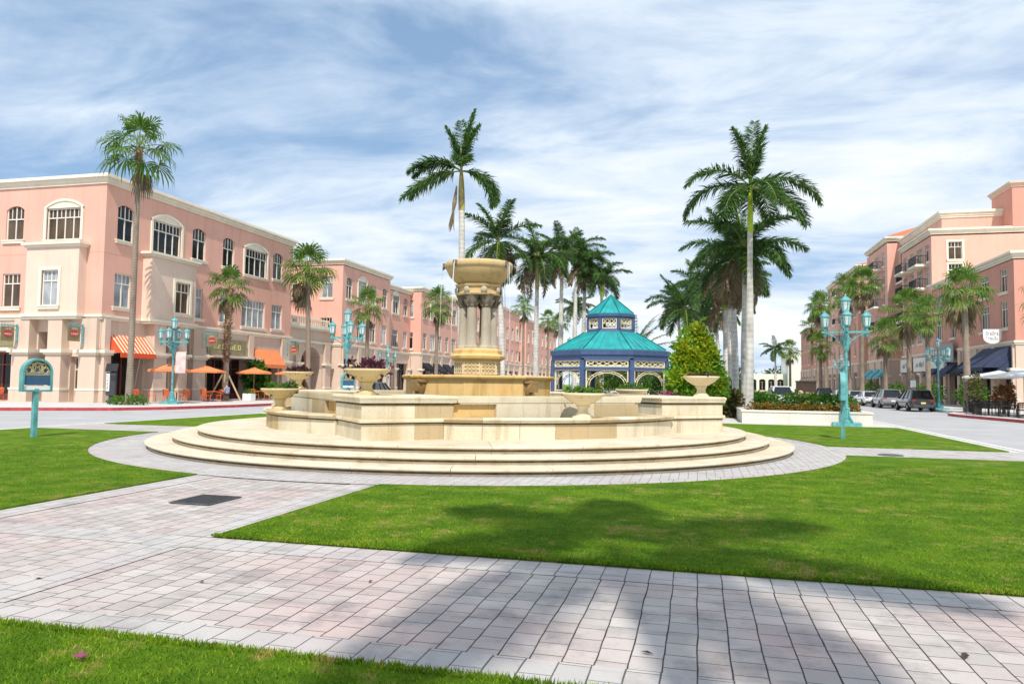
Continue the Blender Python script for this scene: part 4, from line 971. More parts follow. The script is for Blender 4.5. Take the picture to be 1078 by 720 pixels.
def window(bld, F, a, b, c, d, rise=0., pane='glass', sill=True, surround=False, nlight=2, rec=.14, n=0., tint='frame'):
    """frame with transom lights above tall lights, pane behind, projecting sill"""
    mb = MB(); i = n - rec; t = .07
    F.box(mb, a, a + t, i - .05, i + .05, c, d); F.box(mb, b - t, b, i - .05, i + .05, c, d); F.box(mb, a + t, b - t, i - .05, i + .05, c, c + t)
    if rise < .01: F.box(mb, a + t, b - t, i - .05, i + .05, d - t, d)
    hd = d - rise; zt = c + (hd - c) * .70
    F.box(mb, a + t, b - t, i - .04, i + .04, zt - .035, zt + .035)
    for k in range(1, nlight): x = a + (b - a) * k / nlight; F.box(mb, x - .035, x + .035, i - .036, i + .036, c + t, d - (rise * .2 if rise else t))
    for k in range(1, nlight * 2, 2): x = a + (b - a) * k / (nlight * 2); F.box(mb, x - .022, x + .022, i - .03, i + .03, zt + .035, hd - (0 if rise else t) + rise * .5)
    w_ = mb.build('window', tint, bld, world=True)
    mb = MB(); F.quad(mb, [(a, i - .02, c), (b, i - .02, c), (b, i - .02, d), (a, i - .02, d)])
    p_ = mb.build('pane', pane, None); L = bld.location; p_.data.transform(Matrix.Translation(-L)); p_.parent = w_
    if sill:
        mb = MB(); F.box(mb, a - .16, b + .16, n - .05, n + .13, c - .24, c - .03); F.box(mb, a - .20, b + .20, n - .05, n + .17, c - .08, c)
        s_ = mb.build('sill', 'cream', None); s_.data.transform(Matrix.Translation(-L)); s_.parent = w_
    if surround:
        mb = MB(); q = .20
        if surround == 'arch':
            K = 14; h = (b - a) / 2 + q; r_ = .55; Rr = (h * h + r_ * r_) / (2 * r_); top = d + .62; cz = top - Rr
            arcp = [(a - q + (b - a + 2 * q) * j / K, cz + math.sqrt(Rr * Rr - (-h + 2 * h * j / K) ** 2)) for j in range(K + 1)]
            for (xa, za), (xb, zb) in zip(arcp, arcp[1:]):       # cream tympanum and raised arch band
                for z0a, z0b, z1a, z1b, nn in ((d, d, za - .16, zb - .16, .04), (za - .16, zb - .16, za, zb, .11)):
                    P = [F.pt(x, m + n, z) for m in (-.05, nn) for x, z in ((xa, z0a), (xb, z0b), (xb, z1b), (xa, z1a))]
                    mb.add(P, [(3, 2, 1, 0), (4, 5, 6, 7), (0, 1, 5, 4), (1, 2, 6, 5), (2, 3, 7, 6), (3, 0, 4, 7)])
        else: F.box(mb, a - q, b + q, n - .05, n + .07, d, d + q)
        F.box(mb, a - q, a, n - .05, n + .09, c, d + (.02 if surround == 'arch' else 0)); F.box(mb, b, b + q, n - .05, n + .09, c, d + (.02 if surround == 'arch' else 0))
        s_ = mb.build('surround', 'cream', None); s_.data.transform(Matrix.Translation(-L)); s_.parent = w_
    return w_
def shopfront(bld, F, a, b, c, d, dep, mat='redbrown', n=0., door=True):
    mb = MB(); i = n - dep
    k = max(2, int((b - a) / 1.1)); t = .06
    F.box(mb, a, b, i - .05, i + .05, c, c + .45); F.box(mb, a, b, i - .06, i + .06, d - .9, d - .8); F.box(mb, a, b, i - .06, i + .06, d - .12, d)
    for j in range(k + 1): x = a + (b - a) * j / k; F.box(mb, max(a, x - t), min(b, x + t), i - .058, i + .058, c, d)
    o = mb.build('shopfront', mat, bld, world=True)
    mb = MB(); F.quad(mb, [(a, i - .02, c), (b, i - .02, c), (b, i - .02, d), (a, i - .02, d)]); p = mb.build('pane', 'glass', None)
    p.data.transform(Matrix.Translation(-bld.location)); p.parent = o
def awning(bld, F, a, b, z1, z0, out, mat, stripe=None, val=.32, nm='awning', n=0.):
    """sloped canvas awning with cheeks and a valance"""
    mb = MB(); ms = MB(); K = 20 if stripe else 1
    for j in range(K):
        x0 = a + (b - a) * j / K; x1 = a + (b - a) * (j + 1) / K; m = ms if stripe and j % 2 else mb
        P = [F.pt(x, y + n, z) for y, z in ((.02, z1), (out, z0), (out, z0 - .04), (.02, z1 - .04)) for x in (x0, x1)]
        m.add(P, [(0, 1, 3, 2), (2, 3, 5, 4), (4, 5, 7, 6), (6, 7, 1, 0)])
    F.box(mb, a, b, out + n - .02, out + n + .012, z0 - val, z0 + .004)
    for x in (a, b - .02): mb.add([F.pt(x, .02 + n, z1 - .02), F.pt(x, out + n - .02, z0 - .02), F.pt(x, .02 + n, z0 - .02), F.pt(x + .02, .02 + n, z1 - .02), F.pt(x + .02, out + n - .02, z0 - .02), F.pt(x + .02, .02 + n, z0 - .02)], [(0, 1, 2), (5, 4, 3), (0, 3, 4, 1), (1, 4, 5, 2), (2, 5, 3, 0)])
    o = mb.build(nm, mat, bld, world=True)
    if stripe:
        s = ms.build('stripe', stripe, None); s.data.transform(Matrix.Translation(-bld.location)); s.parent = o
    return o
def cornice(bld, x0, x1, y0, y1, zt, e=.38, h=.62, mat='cream', roof=True):
    mb = MB()
    for z0, z1, k in ((zt - h, zt - h * .72, .28), (zt - h * .72, zt - h * .36, .55), (zt - h * .36, zt - h * .14, 1.), (zt - h * .14, zt, .86)):
        mb.box(x0 - e * k, x1 + e * k, y0 - e * k, y1 + e * k, z0, z1 - .0005)
    return mb.build('cornice', mat, bld, world=True)
def belt(bld, x0, x1, y0, y1, z, h=.28, e=.16, mat='cream', nm='string_course'):
    mb = MB(); mb.box(x0 - e * .5, x1 + e * .5, y0 - e * .5, y1 + e * .5, z, z + h * .5); mb.box(x0 - e, x1 + e, y0 - e, y1 + e, z + h * .5, z + h)
    return mb.build(nm, mat, bld, world=True)
def pier(bld, F, a0, a1, n1, z1=5.5, zc=3.1, n0=-.3, mat='tan'):
    """ground floor pier: plinth, shaft, capital band, slimmer upper shaft"""
    mb = MB(); mc = MB()
    F.box(mb, a0 - .06, a1 + .06, n0, n1 + .06, 0, .78); md = MB(); F.box(md, a0 - .09, a1 + .09, n0, n1 + .09, .78, .90)
    F.box(mb, a0, a1, n0, n1, .90, zc)
    F.box(mc, a0 - .10, a1 + .10, n0, n1 + .10, zc, zc + .14); F.box(mc, a0 - .22, a1 + .22, n0, n1 + .22, zc + .14, zc + .34)
    F.box(mb, a0 + .06, a1 - .06, n0, n1 - .06, zc + .34, z1)
    o = mb.build('pier', mat, bld, world=True)
    for m_, nm in ((mc, 'capital'), (md, 'plinth_band')): c = m_.build(nm, 'cream', None); c.data.transform(Matrix.Translation(-bld.location)); c.parent = o
def box_walls(bld, x0, x1, y0, y1, z0, z1, skip, mat, nm='wall'):
    mb = MB(); P = dict(W=[(x0, y0), (x0, y1)], E=[(x1, y0), (x1, y1)], S=[(x0, y0), (x1, y0)], N=[(x0, y1), (x1, y1)])
    for k, (p, q) in P.items():
        if k not in skip: mb.add([(*p, z0), (*q, z0), (*q, z1), (*p, z1)], [(0, 1, 2, 3)])
    mb.add([(x0, y0, z1 - .02), (x1, y0, z1 - .02), (x1, y1, z1 - .02), (x0, y1, z1 - .02)], [(0, 1, 2, 3)])
    return mb.build(nm, mat, bld, world=True)
EAST = lambda x, y: Face((x, y), (0, 1), (1, 0))          # wall facing +x, s runs along +y
WEST = lambda x, y: Face((x, y), (0, 1), (-1, 0))
SOUTH = lambda x, y: Face((x, y), (1, 0), (0, -1))        # wall facing -y, s runs along +x

# ---- corner building on the left
X0, Y0, H0 = -38., 40.4, 15.1
b1 = thing('pink_building', 'three storey pink building on the left street corner with orange awnings', 'building', (X0, Y0, 0))
E1 = EAST(X0, 0); S1 = SOUTH(0, Y0); XW = -60.; YN = 63.7
bigE = [(44.75, 47.75), (55.9, 59.3)]; sE3 = [(41.45, 42.95), (49.1, 50.7), (52.9, 54.45), (60.35, 62.0)]
op3 = [(a, b, 10.95, 13.4, .24, .28) for a, b in sE3] + [(a, b, 10.75, 13.05, .24, 0) for a, b in bigE]
op2 = [(41.4, 42.9, 6.4, 8.7, .24, 0), (49.1, 50.55, 6.35, 8.7, .24, 0), (52.75, 54.4, 6.3, 8.65, .24, 0), (55.75, 59.25, 6.2, 8.6, .24, 0), (60.35, 62.1, 6.3, 8.6, .24, 0)]
mb = MB(); wall(mb, E1, Y0, YN, 5.7, 14.6, op3 + op2)
bigS = [(-42.75, -39.75)]; sS3 = [(-46.2, -44.7), (-52.5, -51)]
os3 = [(a, b, 10.95, 13.3, .24, .28) for a, b in sS3] + [(-42.75, -39.95, 10.85, 13.0, .24, 0)]
os2 = [(-46.25, -44.75, 6.35, 8.65, .24, 0), (-52.5, -51, 6.35, 8.65, .24, 0)]
wall(mb, S1, XW, X0, 5.7, 14.6, os3 + os2)
mb.build('wall', 'pink', b1, world=True)
box_walls(b1, XW, X0, Y0, YN, 0, 14.6, 'ES', 'pink')
for a, b in sE3: window(b1, E1, a, b, 10.95, 13.4, .28)
for a, b in bigE: window(b1, E1, a, b, 10.75, 13.05, 0, surround='arch', nlight=4)
for k, o in enumerate(op2): window(b1, E1, *o[:4], pane='blind', nlight=4 if k == 3 else 2)
for a, b in sS3: window(b1, S1, a, b, 10.95, 13.3, .28, pane='curtain')
window(b1, S1, -42.75, -39.95, 10.85, 13.0, 0, surround='arch', nlight=4, pane='curtain')
for o in os2: window(b1, S1, *o[:4], pane='curtain')
cornice(b1, XW, X0, Y0, YN, 15.12); belt(b1, XW, X0, Y0, YN, 5.45, .34, .20)
for z in (9.9,): belt(b1, XW, X0, Y0, YN, z, .03, .006, 'salmon', 'score_line')
# projecting bays
def bay(bld, F, a, b, out, z0, z1, wa, wb, wc, wd, pane, big=False):
    mb = MB(); G_ = Face(F.pt(0, out, 0)[:2], F.S, F.N)
    wall(mb, G_, a, b, z0, z1, [(wa, wb, wc, wd, .2, 0)])
    for s in (a, b): F.quad(mb, [(s, 0, z0), (s, out, z0), (s, out, z1), (s, 0, z1)])
    mb.build('bay', 'bay', bld, world=True)
    window(bld, G_, wa, wb, wc, wd, pane=pane, surround='flat', sill=True)
    mb = MB(); F.box(mb, a - .12, b + .12, -.1, out + .12, z1 - .12, z1 + .04); F.box(mb, a - .26, b + .26, -.1, out + .26, z1 + .04, z1 + .20); mb.build('bay_cap', 'cream', bld, world=True)
    mb = MB(); F.box(mb, a - .08, b + .08, -.1, out + .08, z0 - .33, z0 - .17); F.box(mb, a - .18, b + .18, -.1, out + .18, z0 - .17, z0 + .01); mb.build('bay_base', 'cream', bld, world=True)
bay(b1, E1, 43.95, 48.7, .75, 5.79, 10.35, 46.4, 48.0, 6.45, 8.75, 'curtain')
bay(b1, S1, -43.6, -39.35, .65, 5.79, 10.35, -42.25, -40.9, 6.35, 8.7, 'blind')
# ground floor
mb = MB(); mc = MB()
wall(mb, E1, Y0, YN, 0, 5.5, [(41.05, 44.35, 0, 4.5, 1.0, 0), (45.8, 46.9, 0, 4.6, .9, 0), (48.1, 49.2, .0, 4.75, 1.2, 0), (51.0, 56.6, 0, 3.35, .8, 0), (57.6, 61.6, 0, 4.3, .8, 0)])
wall(mb, S1, XW, X0, 0, 5.5, [(-51.5, -44.5, 0, 3.3, 1.0, 0), (-43.0, -41.75, 0, 4.65, 1.3, 0), (-40.3, -39.5, 0, 3.0, .5, 0)])
for a0, a1, n1 in ((40.4, 41.0, .35), (44.45, 45.75, .8), (47.05, 48.0, .8), (49.3, 50.8, .3), (56.7, 57.5, .25), (61.9, 63.3, .3)): pier(b1, E1, a0, a1, n1)
for a0, a1, n1 in ((-44.4, -43.05, .7), (-41.65, -40.4, .7), (-39.35, -38, .35), (-53.2, -51.6, .4)): pier(b1, S1, a0, a1, n1)
mb.build('ground_wall', 'tan', b1, world=True)
for a, b, d, dep in ((41.05, 44.35, 4.5, 1.0), (45.8, 46.9, 4.6, .9), (48.1, 49.2, 4.75, 1.2), (51, 56.6, 3.35, .8), (57.6, 61.6, 4.3, .8)): shopfront(b1, E1, a, b, 0, d, dep - .08)
shopfront(b1, S1, -51.5, -44.5, 0, 3.3, .9); shopfront(b1, S1, -43.0, -41.75, 0, 4.65, 1.25, 'tan'); shopfront(b1, S1, -40.3, -39.5, 0, 3.0, .45, 'tan')
awning(b1, E1, 41.05, 44.35, 4.5, 3.3, 1.05, 'orange_deep', 'stripe'); awning(b1, E1, 57.7, 61.5, 4.35, 3.0, .95, 'orange')
mb = MB(); E1.box(mb, 50.9, 57.3, .0, 1.0, 3.38, 3.55); mb.build('canopy_slab', 'cream', b1, world=True)
mb = MB(); S1.box(mb, -51.5, -44.6, .0, .8, 3.34, 3.55); mb.build('canopy_slab', 'cream', b1, world=True)

# ---- arched gateway set back between the two left buildings
gw = thing('arched_gateway', 'low tan gateway wall with a round arch between two pink buildings', 'gateway', (-39.2, 63.9, 0))
FG = EAST(-39.2, 0)
mb = MB(); wall(mb, FG, 63.95, 74.2, 0, 7.3, [(67.6, 72.2, 0, 5.1, 2.0, 2.25)]); box_walls(gw, -46, -39.2, 63.95, 74.15, 0, 7.25, 'EN', 'tan')
mb.build('wall', 'tan', gw, world=True)
for a0, a1 in ((64.1, 65.1), (66.4, 67.4), (72.4, 73.6)): pier(gw, FG, a0, a1, .3, 5.49)
mb = MB(); FG.box(mb, 63.95, 74.15, -.1, .18, 5.5, 5.75); FG.box(mb, 63.95, 74.15, -.1, .35, 6.9, 7.05); FG.box(mb, 63.95, 74.15, -.1, .5, 7.05, 7.4)
mb.build('cornice', 'cream', gw, world=True)
mb = MB()
for j in range(22): y = 64.2 + j * .455; FG.box(mb, y, y + .12, -.4, -.28, 7.4, 8.0)
FG.box(mb, 64.05, 74.1, -.46, -.22, 8.0, 8.18); mb.build('balustrade', 'cream', gw, world=True)
mb = MB(); FG.box(mb, 67.65, 72.15, -2.1, -1.95, 0, 5.0); mb.build('gate', 'redbrown', gw, world=True)

# ---- general street building
def block(name, label, side, xf, y0, y1, h, deep, floors, top, wall_m='pink', fronts=True, bays=2.9, ground='tan', arched=True, gh=5.6, aw=None, seed=1, south=True):
    """side = +1: street wall faces +x (left row), -1: faces -x (right row)"""
    xb = xf - side * deep; xa, xc = min(xf, xb), max(xf, xb)
    b = thing(name, label, 'building', (xf, y0, 0)); F = EAST(xf, 0) if side > 0 else WEST(xf, 0); S_ = SOUTH(0, y0); r = random.Random(seed)
    ops = []; wins = []; L = y1 - y0; n = max(1, int(L / bays)); st = L / n
    for fi, (zc, zd) in enumerate(floors):
        for k in range(n):
            m = y0 + st * (k + .5); wide = (k % 3 == 1 and n > 2); hw = 1.05 if wide else .72; arch_ = arched and fi == len(floors) - 1
            ops.append((m - hw, m + hw, zc, zd, .22, .26 if arch_ and not wide else 0)); wins.append((F, m - hw, m + hw, zc, zd, .26 if arch_ and not wide else 0, 'arch' if arch_ and wide else False, 3 if wide else 2))
    mb = MB(); wall(mb, F, y0, y1, gh, top, ops)
    sops = []
    if south:
        for fi, (zc, zd) in enumerate(floors):
            for k in range(max(1, int(deep / (4.5 if side > 0 else 9)))):
                m = xf - side * (1.9 + (.5 if side < 0 else 0) + k * (4.4 if side > 0 else 8.6)); sops.append((m - .7, m + .7, zc, zd, .22, 0)); wins.append((S_, m - .7, m + .7, zc, zd, 0, 'flat' if side < 0 else False, 2))
        wall(mb, S_, xa, xc, gh, top, sops)
    mb.build('wall', wall_m, b, world=True)
    box_walls(b, xa, xc, y0, y1, 0, top, ('E' if side > 0 else 'W') + ('S' if south else ''), wall_m)
    for F_, a, c, zc, zd, rise, sur, nl in wins: window(b, F_, a, c, zc, zd, rise, pane=r.choice(['glass', 'glass', 'blind', 'curtain']), surround=sur, nlight=nl)
    cornice(b, xa, xc, y0, y1, h); belt(b, xa, xc, y0, y1, gh - .2, .32, .18)
    # ground floor shops
    k2 = max(1, round(L / 4.6)); s2 = L / k2; mb = MB(); mc = MB(); gops = []
    for k in range(k2): gops.append((y0 + s2 * k + .75, y0 + s2 * (k + 1) - .75, 0, 4.1, .7, 0))
    wall(mb, F, y0, y1, 0, gh - .2, gops)
    if south: wall(mb, S_, xa, xc, 0, gh - .2, [])
    for k in range(k2 + 1):
        m = y0 + s2 * k; a0, a1 = max(y0, m - .5), min(y1, m + .5); pier(b, F, a0 + .08, a1 - .08, .25, gh - .2, mat=ground)
    mb.build('ground_wall', ground, b, world=True)
    for k, o in enumerate(gops):
        shopfront(b, F, o[0], o[1], 0, 4.1, .6, 'dark_grey' if k % 2 else 'redbrown')
        if aw: 
            m_ = aw[k % len(aw)]
            if m_: awning(b, F, o[0] - .1, o[1] + .1, 4.35, 3.2, 1.25, m_, n=.02)
    return b, F
f2, f3 = (6.3, 8.6), (10.8, 13.2)
b2, F2 = block('pink_building', 'pink building with arched upper windows just past the gateway, bright south wall', 1, -38, 74.2, 87.2, 15.1, 20, [f2, f3], 14.4, bays=2.8, aw=[None, 'blackcanvas'], seed=2)
b3, F3 = block('pink_building', 'recessed pink building section right behind the second teal lamp', 1, -39.6, 87.25, 98.1, 14.5, 18, [f2, f3], 13.8, bays=3.4, aw=[None], seed=3, south=False)
b4, F4 = block('pink_building', 'pink building directly left of the fountain column with black awnings', 1, -38, 98.2, 124, 15.1, 20, [f2, f3], 14.4, bays=3.2, aw=['blackcanvas'], seed=4)
b5, F5 = block('pink_building', 'pink building seen between the fountain bowl and the second royal trunk', 1, -38, 124.1, 158, 17.0, 20, [f2, f3], 16.3, bays=4, aw=[None], seed=5)
b6, F6 = block('pink_building', 'far pale pink building left of the third royal palm trunk', 1, -37, 160, 196, 16, 24, [f2, f3], 15.3, bays=5, aw=[None], seed=6)
# right row
u2, u3, u4, u5 = (6.9, 9.2), (10.2, 12.4), (13.4, 15.6), (16.2, 18.2)
r1, G1 = block('salmon_building', 'near three storey salmon block on the right with navy awnings', -1, 25.6, 69.5, 91.5, 13.2, 25, [(6.9, 9.2), (10.0, 12.0)], 12.5, 'salmon', bays=3.7, aw=['navy', 'navy', 'blackcanvas'], arched=False, seed=11)
r2, G2 = block('apartment_building', 'tall pink apartment building with a pale front gable wall and balconies', -1, 25.6, 91.6, 104, 19.6, 26, [u2, u3, u4, (16.1, 18.1)], 18.8, 'pink', bays=3.1, aw=[None], arched=False, seed=12)
r3, G3 = block('apartment_building', 'deeply recessed red pink apartment section between two balcony fronts', -1, 28.2, 104.1, 111.4, 18.6, 22, [u2, u3, u4, u5], 17.9, 'salmon', bays=3.5, aw=[None], arched=False, seed=13, south=False)
r4, G4 = block('apartment_building', 'tallest pink apartment block with the terracotta hipped roof', -1, 25.6, 111.5, 124, 22.6, 24, [u2, u3, u4, u5, (18.8, 20.8)], 21.7, 'pink', bays=4.1, aw=['teal_canvas'], arched=False, seed=14)
r5, G5 = block('apartment_building', 'far pink apartment block behind the two tall palms on the right', -1, 25.6, 131, 160, 21.8, 24, [u2, u3, u4, u5, (18.6, 20.6)], 21.0, 'pink', bays=4.8, aw=[None], arched=False, seed=15)
r6, G6 = block('apartment_building', 'low salmon connecting building between the far apartment blocks', -1, 28, 124.1, 130.9, 16, 20, [u2, u3], 15.2, 'salmon', bays=3.4, aw=[None], arched=False, seed=16, south=False)
r7, G7 = block('apartment_building', 'farthest pink building at the end of the right row', -1, 25.6, 162, 200, 15.5, 24, [u2, u3], 14.7, 'salmon', bays=5, aw=[None], arched=False, seed=17)
def balcony(bld, F, a, b, z, out=1.2):
    mb = MB(); F.box(mb, a - .08, b + .08, -.05, out + .08, z - .28, z - .10); F.box(mb, a, b, -.05, out, z - .10, z); o = mb.build('balcony', 'cream', bld, world=True)
    mb = MB(); F.box(mb, a, b, out - .06, out - .02, z + .95, z + 1.02); F.box(mb, a, b, out - .05, out - .03, z + .08, z + .12)
    K = int((b - a) / .13)
    for j in range(K + 1): x = a + .02 + (b - a - .06) * j / K; F.box(mb, x, x + .025, out - .05, out - .025, z, z + .95)
    for s in (a, b - .03):
        F.box(mb, s, s + .03, 0, out - .02, z + .95, z + 1.02)
        for j in range(7): F.box(mb, s, s + .025, out * j / 7, out * j / 7 + .025, z, z + .95)
    r_ = mb.build('railing', 'black', None); r_.data.transform(Matrix.Translation(-bld.location)); r_.parent = o
for z in (13.2, 10.0, 15.9): balcony(r2, G2, 93.2, 96.4, z)
for z in (13.2, 16.0, 10.0): balcony(r2, G2, 99.4, 102.6, z)
for z in (13.3, 10.1, 16.1): balcony(r3, G3, 104.4, 111.2, z, 1.6)
for z in (13.2, 16.0, 18.6, 10): balcony(r4, G4, 114.2, 118, z)
for z in (13.2, 16.0, 18.4): balcony(r4, G4, 119.8, 122.8, z)
for z in (13.2, 16.0, 18.4, 10): balcony(r5, G5, 134.8, 138, z); balcony(r5, G5, 145, 148, z)
# penthouses, hipped roof, tower
mb = MB(); mb.box(27.4, 46, 94, 112, 19.0, 21.4); mb.build('penthouse', 'pink', r2, world=True); cornice(r2, 27.4, 46, 94, 112, 22.1, .4, .8)
mb = MB(); mb.box(33.6, 45, 91.2, 97, 19.5, 24.0); mb.build('stair_tower', 'salmon', r2, world=True); cornice(r2, 33.6, 45, 91.2, 97, 24.5, .35, .6, 'tan')
mb = MB(); z0 = 22.6; mb.add([(25.3, 111.2, z0), (49, 111.2, z0), (49, 124.3, z0), (25.3, 124.3, z0), (31, 117.7, z0 + 2.5), (44, 117.7, z0 + 2.5)], [(0, 1, 5, 4), (1, 2, 5), (2, 3, 4, 5), (3, 0, 4), (3, 2, 1, 0)]); mb.build('roof', 'tile_roof', r4, world=True)
mb = MB(); z0 = 21.8; mb.add([(25.3, 130.7, z0), (49, 130.7, z0), (49, 160.3, z0), (25.3, 160.3, z0), (31, 138, z0 + 2.0), (31, 152, z0 + 2.0), (44, 145, z0 + 2.0)], [(0, 1, 6, 4), (1, 2, 6), (2, 3, 5, 6), (3, 0, 4, 5), (4, 6, 5), (3, 2, 1, 0)]); mb.build('roof', 'tile_roof', r5, world=True)
awning(r1, G1, 70.2, 76.4, 5.3, 3.5, 2.2, 'navy', n=.1)
mb = MB(); G1.box(mb, 86.0, 91.3, .3, .6, 3.3, 5.0); mb.build('fascia_board', 'white_wall', r1, world=True)
# distant white buildings at the end of the street
fb = thing('white_building', 'plain cream office building far away at the street end', 'building', (26, 232, 0)); FS = SOUTH(0, 232)
ops = [(34.2, 38.5, 2 + 3.2 * k, 4.2 + 3.2 * k, .3, 0) for k in range(3)]
mb = MB(); wall(mb, FS, 26, 42, 0, 11.4, ops); mb.build('wall', 'white_wall', fb, world=True); box_walls(fb, 26, 42, 232, 250, 0, 11.4, 'S', 'white_wall')
for o in ops: window(fb, FS, *o[:4], nlight=4, sill=False)
fb = thing('white_colonnade', 'low white arcade building far off behind the white parked car', 'building', (15, 236, 0)); FS = SOUTH(0, 236)
ops = [(15.6 + 2.6 * k, 17.4 + 2.6 * k, 0, 3.8, .8, .4) for k in range(4)]
mb = MB(); wall(mb, FS, 15, 25.9, 0, 5.4, ops); mb.build('wall', 'white_wall', fb, world=True); box_walls(fb, 15, 25.9, 236, 250, 0, 5.4, 'S', 'white_wall')
for o in ops: shopfront(fb, FS, o[0], o[1], 0, 3.8, .7, 'tan')
TB = 'distant trees closing the street'
for i, (x, y, s_) in enumerate([(-22, 215, 5), (-12, 222, 6), (-2, 218, 5.5), (8, 224, 5), (-30, 225, 6.5), (14, 260, 7), (26, 262, 7), (48, 230, 7), (58, 240, 8)]):
    tree('distant_tree', ['broad dark tree far beyond the left street end', 'rounded tree far beyond the gazebo', 'tree far off behind the right royal trunks'][0 if x < -15 else 1 if x < 6 else 2] if x < 12 else 'distant tree rising behind the white buildings at the street end', 'tree', x, y, [(0, 0, s_ * .62, s_ * .7, s_ * .6, s_ * .5), (s_ * .4, 0, s_ * .5, s_ * .5, s_ * .5, s_ * .4), (-s_ * .4, 0, s_ * .55, s_ * .5, s_ * .5, s_ * .4)], 900, .95, 'bush', (s_ * .4, .25), 90 + i, TB)

# ------------------------------------------------------------------ lamps, signs, street furniture
def lantern_mb(mbf, mbg, c, s=1.):
    x, y, z = c
    mbg.lathe([(.0, z + .08 * s), (.13 * s, z + .08 * s), (.19 * s, z + .52 * s), (0, z + .52 * s)], 6, (x, y))
    mbf.lathe([(0, z - .06 * s), (.04 * s, z - .04 * s), (.06 * s, z), (.15 * s, z + .04 * s), (.15 * s, z + .09 * s), (0, z + .09 * s)], 6, (x, y))
    mbf.lathe([(0, z + .52 * s), (.24 * s, z + .52 * s), (.24 * s, z + .55 * s), (.17 * s, z + .63 * s), (.09 * s, z + .70 * s), (.05 * s, z + .72 * s), (.05 * s, z + .76 * s), (.02 * s, z + .80 * s), (0, z + .86 * s)], 6, (x, y))
    for k in range(6):
        a = k * PI / 3; mbf.bar((x + .135 * s * math.cos(a), y + .135 * s * math.sin(a), z + .08 * s), (x + .20 * s * math.cos(a), y + .20 * s * math.sin(a), z + .53 * s), .03 * s)
        b = a + PI / 3
        mbf.bar((x + .165 * s * math.cos(a), y + .165 * s * math.sin(a), z + .36 * s), (x + .165 * s * math.cos(b), y + .165 * s * math.sin(b), z + .36 * s), .014 * s)
lamp = thing('street_lamp', 'turquoise five lantern lamp nearest the viewer, before the raised planter', 'street lamp', (6.2, 34.3, 0), R(-7), 'turquoise five lantern street lamps')
mb = MB(); mb.box(-.56, .56, -.56, .56, 0, .14); mb.lathe([(.24, .14), (.24, .2), (.14, .26), (.12, .7), (.14, .74), (.10, .8)], 8)
for k in range(4):
    a = k * PI / 2 + PI / 4; c, s = math.cos(a), math.sin(a); nx, ny = -s * .03, c * .03
    P = [(c * r_ + sg * nx, s * r_ + sg * ny, z) for sg in (-1, 1) for r_, z in ((.07, .14), (.36, .14), (.33, .22), (.18, .42), (.11, .8), (.07, .8))]
    mb.add(P, [(5, 4, 3, 2, 1, 0), (6, 7, 8, 9, 10, 11)] + [(i, (i + 1) % 6, 6 + (i + 1) % 6, 6 + i) for i in range(6)])
mb.build('base', 'teal', lamp)
mb = MB(); mb.lathe([(.07, .14), (.06, 3.6), (.12, 3.62), (.12, 3.7), (.075, 3.74), (.07, 4.75), (0, 4.75)], 10); mb.lathe([(.09, 3.2), (.12, 3.3), (.18, 3.75), (.10, 3.95)], 8); mb.build('pole', 'teal', lamp, smooth=True)
for k in range(4):
    a = k * PI / 2; c, s = math.cos(a), math.sin(a); mb = MB()
    mb.bar((.05 * c, .05 * s, 4.02), (.95 * c, .95 * s, 4.02), .06, .09); mb.tube([(.08 * c, .08 * s, 3.35), (.2 * c, .2 * s, 3.62), (.5 * c, .5 * s, 3.85), (.8 * c, .8 * s, 3.97)], .03, 6)
    mb.lathe([(.10, 3.92), (.05, 3.80), (0, 3.76)], 6, (.82 * c, .82 * s)); mb.lathe([(.06, 4.07), (.06, 4.2), (0, 4.2)], 6, (.82 * c, .82 * s)); mb.build('arm', 'teal', lamp)
    mf = MB(); mg = MB(); lantern_mb(mf, mg, (.82 * c, .82 * s, 4.2), .92); l = mf.build('lantern', 'teal', lamp); mg.build('lantern_glass', 'lamp_glass', l)
mf = MB(); mg = MB(); lantern_mb(mf, mg, (0, 0, 4.85), 1.0); l = mf.build('lantern', 'teal', lamp); mg.build('lantern_glass', 'lamp_glass', l)
for x, y, rz, lab in [(-33.1, 41.3, .3, 'turquoise lamp with a pale banner on the left corner sidewalk'), (-18.9, 37.6, .65, 'turquoise lamp with clustered lanterns beside the small yellow sign, left of the fountain'),
        (18.5, 65, .2, 'bright turquoise lamp on the right sidewalk beside the dark parked car'), (-32.6, 74.5, .5, 'distant turquoise lamp just right of the pier urn with purple plants'), (-10.6, 62.5, .3, 'turquoise lamp seen between royal trunks and the gazebo left side'),
        (17.2, 98, .2, 'far turquoise lamp on the right sidewalk before the dark shopfronts'), (-32.4, 104, .2, 'far turquoise lamp beyond the fountain right side')]:
    l2 = copy_tree(lamp, (x, y, 0), rz, lab)
    if 'banner' in lab:
        mb = MB(); mb.box(.14, .16, 0, .01, 0, 0); mb = MB(); mb.bar((.1, 0, 3.35), (.85, 0, 3.35), .04); mb.box(.16, .80, -.012, .012, 2.0, 3.33); mb.build('banner', 'banner', l2)
    if 'yellow' in lab:
        mb = MB(); mb.box(.12, .75, -.15, -.12, 1.9, 2.55); mb.build('yellow_sign', 'yellow', l2)

